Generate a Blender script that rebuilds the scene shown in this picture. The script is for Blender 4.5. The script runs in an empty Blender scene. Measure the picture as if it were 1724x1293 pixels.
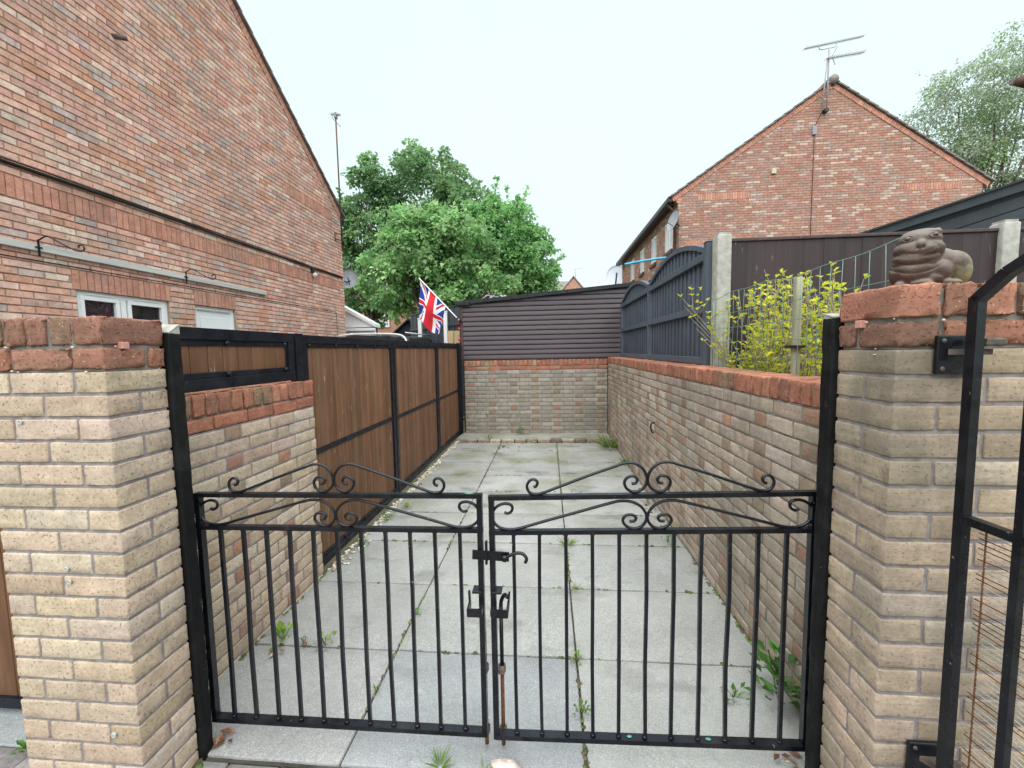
import bpy, bmesh, math, random
import numpy as np
from mathutils import Vector, Matrix
random.seed(7); RNG = np.random.default_rng(11)
rad = math.radians
scene = bpy.context.scene
COL = scene.collection

# ------------------------------------------------------------------ materials
class NT:
    def __init__(s, name, rough=0.8, spec=0.3):
        s.m = bpy.data.materials.new(name); s.m.use_nodes = True
        s.t = s.m.node_tree; s.b = s.t.nodes['Principled BSDF']; s.out = s.t.nodes['Material Output']
        s.b.inputs['Roughness'].default_value = rough
        s.b.inputs['Specular IOR Level'].default_value = spec
        s._c = None
    def n(s, typ): return s.t.nodes.new(typ)
    def l(s, a, b): s.t.links.new(a, b)
    def co(s, st=(1, 1, 1)):
        if s._c is None: s._c = s.n('ShaderNodeTexCoord').outputs['Object']
        if st == (1, 1, 1): return s._c
        m = s.n('ShaderNodeMapping'); m.inputs['Scale'].default_value = st; s.l(s._c, m.inputs['Vector']); return m.outputs[0]
    def noise(s, scale, detail=3, st=(1, 1, 1), rough=.55):
        k = s.n('ShaderNodeTexNoise'); k.inputs['Scale'].default_value = scale; k.inputs['Detail'].default_value = detail
        k.inputs['Roughness'].default_value = rough
        s.l(s.co(st), k.inputs['Vector']); return k.outputs['Fac']
    def voro(s, scale, st=(1, 1, 1)):
        k = s.n('ShaderNodeTexVoronoi'); k.inputs['Scale'].default_value = scale
        s.l(s.co(st), k.inputs['Vector']); return k.outputs['Distance']
    def rng(s, v, a, b, c=0., d=1.):
        k = s.n('ShaderNodeMapRange'); s.l(v, k.inputs[0])
        for i, x in enumerate((a, b, c, d)): k.inputs[i + 1].default_value = x
        return k.outputs[0]
    def math(s, op, a, b):
        k = s.n('ShaderNodeMath'); k.operation = op
        for i, x in enumerate((a, b)):
            if isinstance(x, (int, float)): k.inputs[i].default_value = x
            else: s.l(x, k.inputs[i])
        return k.outputs[0]
    def attr(s, name='bcol'):
        k = s.n('ShaderNodeAttribute'); k.attribute_name = name; return k.outputs['Color']
    def mix(s, a, b, f, mode='MIX'):
        k = s.n('ShaderNodeMix'); k.data_type = 'RGBA'; k.blend_type = mode
        for i, x in ((6, a), (7, b)):
            if isinstance(x, tuple): k.inputs[i].default_value = (*x, 1)
            else: s.l(x, k.inputs[i])
        if isinstance(f, (int, float)): k.inputs[0].default_value = f
        else: s.l(f, k.inputs[0])
        return k.outputs[2]
    def scale(s, c, v):            # multiply colour by a value
        k = s.n('ShaderNodeVectorMath'); k.operation = 'SCALE'
        if isinstance(c, tuple): k.inputs[0].default_value = c
        else: s.l(c, k.inputs[0])
        s.l(v, k.inputs['Scale']); return k.outputs[0]
    def base(s, c):
        if isinstance(c, tuple): s.b.inputs['Base Color'].default_value = (*c, 1)
        else: s.l(c, s.b.inputs['Base Color'])
    def rough(s, v): s.l(v, s.b.inputs['Roughness'])
    def bump(s, h, dist, st=1.0):
        k = s.n('ShaderNodeBump'); k.inputs['Distance'].default_value = dist; k.inputs['Strength'].default_value = st
        s.l(h, k.inputs['Height']); s.l(k.outputs[0], s.b.inputs['Normal'])

def m_brick(name, pits=1., stain=.35, stcol=(.13, .125, .095), wire=0., white=.6, th=.46):
    a = NT(name, .9, .2); c = a.attr()
    c = a.scale(c, a.rng(a.noise(15, 5), .3, .72, .82, 1.17))
    c = a.scale(c, a.rng(a.noise(85, 4), .3, .72, .85, 1.13))
    if wire: c = a.scale(c, a.rng(a.noise(40, 3, (.25, .25, 4)), .3, .7, 1 - wire, 1 + wire))
    p = a.rng(a.noise(125, 2, (.85, .85, .75)), .60, .665)
    pm = a.math('MULTIPLY', p, a.rng(a.noise(7, 2), .38, .6, .25, 1.))
    c = a.mix(c, a.scale(c, a.rng(pm, 0, 1, 1, .34)), .8 * pits)
    sp = a.rng(a.noise(130, 2), .69, .74)
    c = a.mix(c, (.75, .68, .58), a.math('MULTIPLY', sp, white))
    st = a.math('MULTIPLY', a.rng(a.noise(1.7, 6, (1, 1, .8), .65), th, th + .24), stain)
    c = a.mix(c, stcol, st)
    st2 = a.math('MULTIPLY', a.rng(a.noise(6, 6, (1, 1, 1), .7), .55, .75), stain * .8)
    c = a.mix(c, stcol, st2)
    a.base(c)
    h = a.math('ADD', a.math('MULTIPLY', a.noise(60, 5), .8), a.math('MULTIPLY', p, -1.0 * pits))
    a.bump(h, .003, .7); return a.m
def m_housebrick(name, stain=.2):
    a = NT(name, .92, .15); c = a.attr()
    c = a.scale(c, a.rng(a.noise(11, 5), .3, .7, .80, 1.2))
    c = a.scale(c, a.rng(a.noise(50, 4), .3, .7, .84, 1.16))
    d = a.rng(a.noise(13, 2, (1, 1, 1)), .64, .72)
    c = a.mix(c, a.scale(c, a.rng(d, 0, 1, 1, .55)), .8)
    st = a.math('MULTIPLY', a.rng(a.noise(.9, 6, (1, 1, .3), .65), .47, .70), stain)
    c = a.mix(c, (.25, .22, .19), st)
    a.base(c); a.bump(a.noise(60, 4), .004, .6); return a.m
def m_noise(name, c1, c2, scale=20, rough=.85, bump=.002, detail=5, st=(1, 1, 1), bs=None, spec=.25):
    a = NT(name, rough, spec)
    a.base(a.mix(c1, c2, a.rng(a.noise(scale, detail, st), .3, .7)))
    if bump: a.bump(a.noise(bs or scale * 4, 4, st), bump, .6)
    return a.m
def m_attr(name, rough=.7, var=.15, scale=30, bump=.0015, st=(1, 1, 1), spec=.3):
    a = NT(name, rough, spec)
    a.base(a.scale(a.attr(), a.rng(a.noise(scale, 4, st), .3, .7, 1 - var, 1 + var)))
    if bump: a.bump(a.noise(scale * 2, 4, st), bump, .6)
    return a.m
def m_paint(name, col, rough=.30, chips=.5, chipcol=(.35, .36, .36), spec=.45):
    a = NT(name, rough, spec)
    c = a.scale(col, a.rng(a.noise(25, 4), .3, .7, .6, 1.5))
    ch = a.math('MULTIPLY', a.rng(a.noise(75, 3, (1, 1, .7)), .72, .76), chips)
    c = a.mix(c, chipcol, ch)
    ru = a.math('MULTIPLY', a.rng(a.noise(42, 4, (1, 1, .6)), .66, .72), a.math('MULTIPLY', a.rng(a.noise(5, 2), .48, .6), .85 * min(1, chips * 1.6)))
    c = a.mix(c, (.10, .04, .02), ru)
    du = a.math('MULTIPLY', a.rng(a.noise(7, 5), .5, .75), .05)
    c = a.mix(c, (.25, .25, .24), du)
    a.base(c); a.rough(a.rng(a.noise(18, 4), .3, .7, rough - .1, rough + .2)); a.bump(a.noise(55, 4), .0015, .5); return a.m
def m_wood(name, scratch=.6, var=.35, scol=(.62, .55, .45)):
    a = NT(name, .6, .3); c = a.attr()
    g = a.noise(26, 6, (1, 1, .07), .6)
    c = a.scale(c, a.rng(g, .28, .72, 1 - var, 1 + var))
    c = a.scale(c, a.rng(a.noise(4, 4), .3, .7, .88, 1.12))
    s = a.math('MULTIPLY', a.rng(a.noise(34, 4, (1, 1, .16)), .655, .72), a.rng(a.noise(3.1, 2), .42, .6))
    c = a.mix(c, scol, a.math('MULTIPLY', s, scratch))
    a.base(c); a.bump(g, .002, .5); return a.m
def m_leaf(name, trans=.35, rough=.5):
    a = NT(name, rough, .3); c = a.attr()
    a.base(c)
    tr = a.n('ShaderNodeBsdfTranslucent'); a.l(a.mix(c, (.9, 1., .35), .35, 'MULTIPLY'), tr.inputs[0])
    tr2 = a.scale(c, a.rng(a.noise(1, 0), 0, 1, 1.5, 1.5)); a.l(tr2, tr.inputs[0])
    ms = a.n('ShaderNodeMixShader'); ms.inputs[0].default_value = trans
    a.l(a.b.outputs[0], ms.inputs[1]); a.l(tr.outputs[0], ms.inputs[2]); a.l(ms.outputs[0], a.out.inputs[0])
    return a.m
def m_glass(name, tint=(.02, .025, .03), alpha=.45):
    a = NT(name, .04, .6); a.base(tint)
    t = a.n('ShaderNodeBsdfTransparent'); ms = a.n('ShaderNodeMixShader'); ms.inputs[0].default_value = alpha
    a.l(t.outputs[0], ms.inputs[1]); a.l(a.b.outputs[0], ms.inputs[2]); a.l(ms.outputs[0], a.out.inputs[0]); return a.m
def m_net(name, col, alpha):
    a = NT(name, .7, .2); a.base(col)
    t = a.n('ShaderNodeBsdfTransparent'); ms = a.n('ShaderNodeMixShader'); ms.inputs[0].default_value = alpha
    a.l(t.outputs[0], ms.inputs[1]); a.l(a.b.outputs[0], ms.inputs[2]); a.l(ms.outputs[0], a.out.inputs[0]); return a.m
def m_concrete(name):
    a = NT(name, .88, .25); c = a.attr()
    c = a.scale(c, a.rng(a.noise(2.2, 6, rough=.65), .3, .7, .84, 1.14))
    c = a.scale(c, a.rng(a.noise(190, 3), .3, .7, .74, 1.26))
    c = a.scale(c, a.rng(a.noise(38, 3), .3, .7, .93, 1.07))
    w = a.rng(a.noise(150, 2), .665, .72); c = a.mix(c, (.75, .75, .73), a.math('MULTIPLY', w, .8))
    d = a.rng(a.noise(120, 2), .72, .77); c = a.mix(c, (.11, .11, .1), a.math('MULTIPLY', d, .6))
    # green algae bloom in patches, more of it towards the damp far end of the drive
    sx = a.n('ShaderNodeSeparateXYZ'); a.l(a.co(), sx.inputs[0])
    far = a.rng(sx.outputs[1], 2.0, 5.2, .0, 1.)
    al = a.math('MULTIPLY', a.rng(a.noise(1.35, 5, (1, 1.2, 1), .6), .44, .66), far)
    c = a.mix(c, (.16, .17, .085), a.math('MULTIPLY', al, .72))
    dk = a.math('MULTIPLY', a.rng(a.noise(1.9, 5, (.9, 1.6, 1), .6), .56, .68), a.rng(sx.outputs[1], 1.0, 5.0, .5, 1.))
    c = a.mix(c, (.085, .085, .068), a.math('MULTIPLY', dk, .62))
    a.base(c); a.bump(a.noise(150, 4), .0018, .6); return a.m

M = {}
M['buff'] = m_brick('buff_brick', .8, .10, (.20, .175, .145))
M['buffold'] = m_brick('weathered_buff_brick', .62, .8, (.185, .165, .128), .12, .6, .39)
M['wallold'] = m_brick('old_wall_brick', .4, .62, (.17, .152, .122), .16, .6, .43)
M['wallback'] = m_brick('back_wall_brick', .4, .5, (.19, .175, .155), .1)
M['redbrick'] = m_brick('red_coping_brick', .9, .38, (.12, .10, .07), .1, 1.)
M['mortar'] = m_noise('pointing_mortar', (.19, .172, .175), (.33, .30, .305), 30, .95, .003)
M['mortarold'] = m_noise('old_mortar', (.14, .135, .12), (.27, .25, .22), 18, .95, .003)
M['hbrick'] = m_housebrick('house_brick', .30)
M['hbrick2'] = m_housebrick('house_brick_far', .25)
M['hmortar'] = m_noise('house_mortar', (.27, .20, .165), (.40, .31, .255), 14, .95, 0)
M['hmortar2'] = m_noise('house_mortar_far', (.30, .19, .15), (.40, .29, .23), 6, .95, 0)
M['slab'] = m_concrete('paving_slab')
M['soil'] = m_noise('joint_soil', (.04, .038, .032), (.10, .096, .08), 9, .95, .004)
M['block'] = m_attr('block_paving', .9, .25, 40, .003)
M['metal'] = m_paint('black_gate_paint', (.0045, .0055, .0095), .26, .55, spec=.42)
M['frame'] = m_paint('black_frame_paint', (.0055, .007, .0125), .40, .25, (.4, .38, .35), .32)
M['postpaint'] = m_paint('black_timber_paint', (.006, .006, .007), .60, .5, (.4, .36, .3), .22)
M['rust'] = m_noise('rusty_iron', (.09, .035, .015), (.21, .085, .035), 60, .85, .002)
M['galv'] = m_noise('galvanised_wire', (.38, .39, .38), (.55, .55, .53), 60, .4, 0, spec=.6)
M['iron'] = m_noise('worn_iron', (.045, .035, .03), (.16, .12, .10), 50, .5, .002, spec=.5)
M['wood'] = m_wood('brown_stained_boards', .85, .27)
M['darkwood'] = m_wood('dark_brown_fence_boards', .35, .25, (.4, .36, .33))
M['greywood'] = m_wood('slate_grey_fence_paint', .12, .12, (.5, .5, .5))
M['concrete'] = m_noise('cast_concrete', (.30, .295, .265), (.46, .45, .41), 22, .9, .003)
M['clad'] = m_attr('brown_shed_cladding', .5, .14, 14, .001, (.3, 1, 3), .35)
M['felt'] = m_noise('black_roof_felt', (.018, .02, .023), (.045, .048, .05), 25, .85, .003)
M['tile'] = m_noise('grey_roof_tile', (.17, .145, .135), (.30, .265, .25), 5, .9, .004)
M['white'] = m_noise('white_upvc', (.80, .82, .84), (.86, .87, .88), 8, .4, 0, spec=.5)
M['plank'] = m_noise('weathered_grey_plank', (.42, .42, .41), (.60, .60, .58), 9, .85, .002, 5, (1, .15, 2))
M['glass'] = m_glass('window_glass')
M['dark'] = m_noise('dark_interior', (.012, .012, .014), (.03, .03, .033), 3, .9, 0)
M['curtain'] = m_noise('pale_curtain', (.35, .34, .32), (.5, .48, .46), 9, .9, 0)
M['cable'] = m_noise('black_cable', (.012, .012, .013), (.03, .03, .03), 20, .55, 0)
M['gutter'] = m_noise('black_gutter', (.012, .012, .014), (.03, .03, .033), 9, .45, 0, spec=.4)
M['brownpipe'] = m_noise('brown_downpipe', (.08, .04, .032), (.12, .06, .045), 9, .5, 0)
M['dish'] = m_noise('grey_dish', (.26, .28, .31), (.34, .36, .39), 9, .45, 0)
M['mast'] = m_noise('grey_mast', (.28, .27, .28), (.42, .4, .42), 20, .5, 0)
M['bark'] = m_noise('bark', (.07, .055, .04), (.16, .13, .095), 12, .95, .01, 5, (1, 1, .3))
M['twig'] = m_noise('pale_twigs', (.17, .145, .11), (.30, .265, .21), 30, .85, 0)
M['leaf'] = m_leaf('tree_leaves', .35)
M['leafy'] = m_leaf('young_yellow_leaves', .4)
M['weed'] = m_leaf('weed_leaves', .3)
M['wiregreen'] = m_noise('green_plastic_wire', (.10, .21, .18), (.19, .31, .27), 40, .40, 0, spec=.5)
M['stake'] = m_noise('pale_timber_stake', (.28, .27, .19), (.42, .40, .29), 12, .9, .002, 5, (3, 3, .3))
M['cloth'] = m_attr('flag_cloth', .8, .06, 60, .001)
M['red'] = m_noise('red_plastic', (.55, .012, .015), (.62, .02, .02), 9, .3, 0, spec=.5)
M['board'] = m_noise('new_pine_board', (.56, .42, .24), (.66, .52, .32), 6, .7, .001, 5, (4, 4, .4))
M['tarp'] = m_noise('grey_tarpaulin', (.20, .20, .22), (.50, .50, .53), 9, .5, .01)
M['blue'] = m_noise('blue_foam', (.05, .33, .52), (.08, .42, .60), 9, .5, 0)
M['net'] = m_net('safety_net', (.40, .45, .54), .30)
M['blacknet'] = m_net('black_netting', (.02, .022, .024), .82)
M['carpaint'] = m_noise('dark_car_paint', (.012, .014, .018), (.02, .022, .026), 4, .18, 0, spec=.6)
M['chrome'] = m_noise('silver_trim', (.62, .63, .64), (.75, .75, .76), 4, .25, 0, spec=.7)
M['teal'] = m_noise('old_teal_paint', (.06, .26, .22), (.10, .32, .27), 60, .6, 0)
M['paledish'] = m_noise('pale_dish_paint', (.60, .64, .74), (.68, .72, .82), 3, .5, 0)
M['rubber'] = m_noise('tyre_rubber', (.015, .015, .015), (.03, .03, .03), 20, .9, 0)
M['grass'] = m_noise('rough_ground', (.09, .10, .05), (.17, .15, .10), 3, .95, .02)
M['pebble'] = m_attr('pebbles', .8, .15, 80, 0)
M['pink'] = m_noise('pink_plastic', (.55, .27, .22), (.62, .33, .27), 30, .6, 0)
M['cream'] = m_noise('cream_plastic', (.55, .50, .34), (.62, .57, .40), 8, .6, 0)
M['farbrick'] = m_noise('distant_brick', (.42, .22, .16), (.54, .31, .24), 3, .95, 0)
M['silverball'] = m_noise('lamp_steel', (.45, .44, .42), (.6, .6, .58), 6, .3, 0, spec=.7)
M['stonepink'] = m_noise('pale_broken_stone', (.52, .42, .36), (.78, .72, .66), 28, .9, .006)
def m_statue():
    a = NT('carved_brown_stone', .62, .35)
    g = a.n('ShaderNodeNewGeometry'); s = a.n('ShaderNodeSeparateXYZ'); a.l(g.outputs['Normal'], s.inputs[0])
    c = a.mix((.048, .028, .023), (.095, .056, .044), a.rng(a.noise(30, 5), .3, .7))
    # dust and lichen settle on upward faces of the carving
    up = a.math('MULTIPLY', a.rng(a.math('ADD', s.outputs[2], a.math('MULTIPLY', a.noise(26, 6), 1.5)), .72, 1.5), .85)
    c = a.mix(c, (.20, .172, .148), up)
    p = a.n('ShaderNodeSeparateXYZ'); a.l(a.co(), p.inputs[0])
    li = a.math('MULTIPLY', a.rng(a.noise(22, 5), .45, .62), a.rng(p.outputs[0], .01, .06, 0., .8))
    c = a.mix(c, (.25, .24, .12), li)
    a.base(c); a.bump(a.noise(150, 5), .003, .9); return a.m
M['statue'] = m_statue(); M['nose'] = m_noise('worn_dark_stone', (.03, .02, .017), (.055, .035, .028), 40, .6, .001)

# ------------------------------------------------------------------ mesh building
_T = {}
def template(na, nb, nc):
    k = (na, nb, nc)
    if k in _T: return _T[k]
    dims = (na + 3, nb + 3, nc + 3); idx = {}; pts = []; F = []
    def vid(p):
        if p not in idx: idx[p] = len(pts); pts.append(p)
        return idx[p]
    for ax in range(3):
        a, b = [i for i in range(3) if i != ax]
        for side in (0, dims[ax] - 1):
            for i in range(dims[a] - 1):
                for j in range(dims[b] - 1):
                    q = []
                    for di, dj in ((0, 0), (1, 0), (1, 1), (0, 1)):
                        p = [0, 0, 0]; p[ax] = side; p[a] = i + di; p[b] = j + dj; q.append(vid(tuple(p)))
                    flip = (side != 0) ^ (ax == 1)
                    F.append(q if flip else q[::-1])
    _T[k] = (np.array(pts), np.array(F), np.array([na, nb, nc])); return _T[k]

class MB:
    def __init__(s): s.V = []; s.F = []; s.m = []; s.c = []; s.sm = []; s.n = 0
    def add(s, V, F, mat=0, col=(1, 1, 1), smooth=False):
        V = np.asarray(V, float).reshape(-1, 3)
        c = np.asarray(col, float)
        if c.ndim == 1: c = np.tile(c[:3], (len(V), 1))
        s.V.append(V); s.c.append(c)
        if isinstance(F, np.ndarray): F = (F + s.n).tolist()
        else: F = [[i + s.n for i in f] for f in F]
        s.F += F; s.m += [mat] * len(F); s.sm += [smooth] * len(F); s.n += len(V)
    def rboxes(s, lo, hi, r=.004, seg=(1, 1, 1), jit=0., mat=0, col=(1, 1, 1), fr=None, smooth=True):
        """many rounded boxes at once; fr=(O,U,W) maps local (u,w,z) to world"""
        lo = np.asarray(lo, float).reshape(-1, 3); hi = np.asarray(hi, float).reshape(-1, 3)
        T, F, nn = template(*seg); L = hi - lo; N = len(lo); n3 = nn[None, None, :]
        Tb = T[None]; Lb = L[:, None, :]
        rr = np.minimum(r, Lb * .45)
        q = np.where(Tb == 0, 0, np.where(Tb == n3 + 2, Lb, rr + (Tb - 1) / n3 * (Lb - 2 * rr)))
        cl = np.clip(q, rr, Lb - rr); d = q - cl; dn = np.linalg.norm(d / rr, axis=2, keepdims=True)
        q = np.where(dn > 1e-9, cl + d / np.maximum(dn, 1e-9), q)
        if jit: q = q + RNG.normal(0, jit, q.shape)
        q = q + lo[:, None, :]
        if fr is not None:
            O, U, W = [np.array(x, float) for x in fr]
            q = O + q[..., :1] * U + q[..., 1:2] * W + q[..., 2:3] * np.array([0, 0, 1.])
            if np.dot(np.cross(U, W), [0, 0, 1]) < 0: F = F[:, ::-1]
        Fa = (F[None] + (np.arange(N) * len(T))[:, None, None]).reshape(-1, 4)
        c = np.asarray(col, float)
        if c.ndim == 2: c = np.repeat(c, len(T), axis=0)
        s.add(q.reshape(-1, 3), Fa, mat, c, smooth)
    def box(s, x0, x1, y0, y1, z0, z1, r=.003, mat=0, col=(1, 1, 1), seg=(1, 1, 1), jit=0.):
        s.rboxes([(min(x0, x1), min(y0, y1), min(z0, z1))], [(max(x0, x1), max(y0, y1), max(z0, z1))], r, seg, jit, mat, col, smooth=bool(jit))
    def faces8(s, u0, u1, z0, z1, proud, ch, col, fr, mat=0):
        """cheap brick fronts: chamfered panels on the plane of frame fr=(O,U,N)"""
        u0, u1, z0, z1 = [np.asarray(x, float) for x in (u0, u1, z0, z1)]
        O, U, Nn = [np.array(x, float) for x in fr]; n = len(u0); Z = np.array([0, 0, 1.])
        pr = proud * RNG.uniform(.6, 1.3, n)
        def P(u, z, w): return O + u[:, None] * U + z[:, None] * Z + w[:, None] * Nn
        zero = np.zeros(n) - .004
        jt = lambda: RNG.uniform(-.0015, .0015, n)
        V = np.stack([P(u0 + jt(), z0 + jt(), zero), P(u1 + jt(), z0 + jt(), zero), P(u1 + jt(), z1 + jt(), zero), P(u0 + jt(), z1 + jt(), zero),
                      P(u0 + ch, z0 + ch, pr), P(u1 - ch, z0 + ch, pr), P(u1 - ch, z1 - ch, pr), P(u0 + ch, z1 - ch, pr)], 1)
        F = np.array([[4, 5, 6, 7], [0, 1, 5, 4], [1, 2, 6, 5], [2, 3, 7, 6], [3, 0, 4, 7]])
        if np.dot(np.cross(U, Z), Nn) < 0: F = F[:, ::-1]
        Fa = (F[None] + (np.arange(n) * 8)[:, None, None]).reshape(-1, 4)
        s.add(V.reshape(-1, 3), Fa, mat, np.repeat(np.asarray(col), 8, 0))
    def tube(s, path, r=.01, n=8, mat=0, col=(1, 1, 1), caps=True, smooth=True, flat=None):
        P = np.asarray(path, float); k = len(P)
        R = np.full(k, r) if np.isscalar(r) else np.asarray(r, float)
        t = np.gradient(P, axis=0); t /= np.linalg.norm(t, axis=1)[:, None] + 1e-12
        a = np.array([0, 0, 1.]) if abs(t[0, 2]) < .9 else np.array([1., 0, 0])
        if flat is not None: a = np.array(flat, float)
        V = []
        for i in range(k):
            b = np.cross(t[i], a); b /= np.linalg.norm(b) + 1e-12; a = np.cross(b, t[i]); a /= np.linalg.norm(a) + 1e-12
            for j in range(n):
                th = 2 * math.pi * (j + .5) / n
                V.append(P[i] + R[i] * (math.cos(th) * a + math.sin(th) * b))
        F = [[i * n + j, i * n + (j + 1) % n, (i + 1) * n + (j + 1) % n, (i + 1) * n + j] for i in range(k - 1) for j in range(n)]
        if caps: F += [list(range(n))[::-1], [(k - 1) * n + j for j in range(n)]]
        s.add(V, F, mat, col, smooth and n > 4)
    def bar(s, a, b, w, h=None, mat=0, col=(1, 1, 1), up=(0, 0, 1)):
        """rectangular bar between two points, width w across, h along up"""
        a, b = np.array(a, float), np.array(b, float); h = h or w
        t = (b - a) / np.linalg.norm(b - a); u = np.array(up, float)
        if abs(np.dot(u, t)) > .95: u = np.array([0, 1., 0])
        x = np.cross(t, u); x /= np.linalg.norm(x); u = np.cross(x, t)
        V = [p + i * w / 2 * x + j * h / 2 * u for p in (a, b) for i, j in ((-1, -1), (1, -1), (1, 1), (-1, 1))]
        F = [[0, 1, 2, 3], [7, 6, 5, 4], [1, 0, 4, 5], [2, 1, 5, 6], [3, 2, 6, 7], [0, 3, 7, 4]]
        s.add(V, F, mat, col)
    def prism(s, pts, d, mat=0, col=(1, 1, 1)):
        """planar polygon (world points) extruded by vector d"""
        P = np.array(pts, float); d = np.array(d, float); n = len(P)
        nrm = np.zeros(3)
        for i in range(n): nrm += np.cross(P[i], P[(i + 1) % n])
        f = list(range(n)); F = [f[::-1], [i + n for i in f]] + [[i, (i + 1) % n, (i + 1) % n + n, i + n] for i in range(n)]
        if np.dot(nrm, d) < 0: F = [q[::-1] for q in F]
        s.add(np.vstack([P, P + d]), F, mat, col)
    def ell(s, c, r, mat=0, col=(1, 1, 1), nu=14, nv=9, jit=0.):
        V = []; F = []
        for i in range(nv + 1):
            th = math.pi * i / nv
            for j in range(nu):
                ph = 2 * math.pi * j / nu
                k = 1 + (random.gauss(0, jit) if jit else 0)
                V.append((c[0] + r[0] * k * math.sin(th) * math.cos(ph), c[1] + r[1] * k * math.sin(th) * math.sin(ph), c[2] + r[2] * k * math.cos(th)))
        for i in range(nv):
            for j in range(nu): F.append([i * nu + j, (i + 1) * nu + j, (i + 1) * nu + (j + 1) % nu, i * nu + (j + 1) % nu])
        s.add(V, F, mat, col, True)
    def disc_dish(s, c, nrm, R, depth, mat=0):
        n = np.array(nrm, float); n /= np.linalg.norm(n); a = np.cross(n, [0, 0, 1.]); a /= np.linalg.norm(a); b = np.cross(a, n)
        V = []; F = []; m = 20; rings = 5
        for side in (0, 1):
            for i in range(rings + 1):
                rr = R * i / rings
                for j in range(m):
                    th = 2 * math.pi * j / m
                    V.append(np.array(c) + rr * (math.cos(th) * a + 1.08 * math.sin(th) * b) + n * (depth * (rr / R) ** 2 - side * .006))
        o = (rings + 1) * m
        for i in range(rings):
            for j in range(m):
                q = [i * m + j, i * m + (j + 1) % m, (i + 1) * m + (j + 1) % m, (i + 1) * m + j]
                F.append(q[::-1]); F.append([x + o for x in q])
        for j in range(m): F.append([rings * m + j, rings * m + (j + 1) % m, o + rings * m + (j + 1) % m, o + rings * m + j])
        s.add(V, F, mat, (1, 1, 1), True)
    def leaves(s, P, D, Nn, L, W, col, mat=0, fold=.25):
        """folded leaf blades: base point P, direction D, approximate normal Nn"""
        P = np.asarray(P); D = np.asarray(D); D = D / (np.linalg.norm(D, axis=1)[:, None] + 1e-9)
        S = np.cross(D, Nn); S /= np.linalg.norm(S, axis=1)[:, None] + 1e-9; U = np.cross(S, D)
        L = np.asarray(L)[:, None] if not np.isscalar(L) else L; W = np.asarray(W)[:, None] if not np.isscalar(W) else W
        mid = P + D * L * .45 ; tip = P + D * L - U * L * .12
        V = np.stack([P, mid - S * W * .5 + U * W * fold, tip, mid + S * W * .5 + U * W * fold], 1)
        n = len(P); k = (np.arange(n) * 4)[:, None]
        F = np.concatenate([np.array([[0, 1, 2]]) + k, np.array([[0, 2, 3]]) + k])
        s.add(V.reshape(-1, 3), F, mat, np.repeat(np.asarray(col), 4, 0))
    def build(s, name, mats, root=None, loc=None):
        V = np.vstack(s.V); C = np.vstack(s.c)
        if root is not None: off = np.array(wloc(root))
        else: off = np.array(loc if loc is not None else (V[:, 0].mean(), V[:, 1].mean(), V[:, 2].min()))
        me = bpy.data.meshes.new(name); me.from_pydata((V - off).tolist(), [], s.F)
        for m in (mats if isinstance(mats, (list, tuple)) else [mats]): me.materials.append(M[m])
        me.polygons.foreach_set('material_index', s.m); me.polygons.foreach_set('use_smooth', s.sm)
        at = me.attributes.new('bcol', 'FLOAT_COLOR', 'POINT')
        at.data.foreach_set('color', np.hstack([C, np.ones((len(C), 1))]).ravel().astype(np.float32))
        me.update()
        o = bpy.data.objects.new(name, me); COL.objects.link(o)
        if root is not None: o.parent = root
        else: o.location = off
        return o
def wloc(o):
    v = Vector(o.location)
    while o.parent: o = o.parent; v += o.location
    return v
def tag(o, label=None, cat=None, group=None, kind=None):
    if label: o['label'] = label
    if cat: o['category'] = cat
    if group: o['group'] = group
    if kind: o['kind'] = kind
    return o
def thing(name, label, cat, loc, group=None):
    o = bpy.data.objects.new(name, None); o.empty_display_size = .1; COL.objects.link(o); o.location = loc
    return tag(o, label, cat, group)
def struct(name, mb, mats): return tag(mb.build(name, mats, loc=(0, 0, 0)), kind='structure')
def copy_tree(o, loc=None, parent=None):
    c = o.copy(); COL.objects.link(c)
    if parent: c.parent = parent
    if loc is not None: c.location = loc
    for ch in list(o.children): copy_tree(ch, None, c)
    return c
def vary(c, v=.12, hue=.03):
    k = 1 + random.uniform(-v, v)
    return tuple(max(.004, x * k * (1 + random.uniform(-hue, hue))) for x in c)
def pick(pal):
    r = random.random() * sum(w for w, _ in pal)
    for w, c in pal:
        r -= w
        if r <= 0: return vary(c)
    return vary(pal[-1][1])
def catmull(P, k=5):
    P = [np.array(p, float) for p in P]; Q = [2 * P[0] - P[1]] + P + [2 * P[-1] - P[-2]]; out = []
    for i in range(1, len(Q) - 2):
        for t in np.linspace(0, 1, k, endpoint=False):
            a, b, c, d = Q[i - 1:i + 3]
            out.append(.5 * (2 * b + (c - a) * t + (2 * a - 5 * b + 4 * c - d) * t * t + (3 * b - a - 3 * c + d) * t ** 3))
    return out + [P[-1]]

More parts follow.
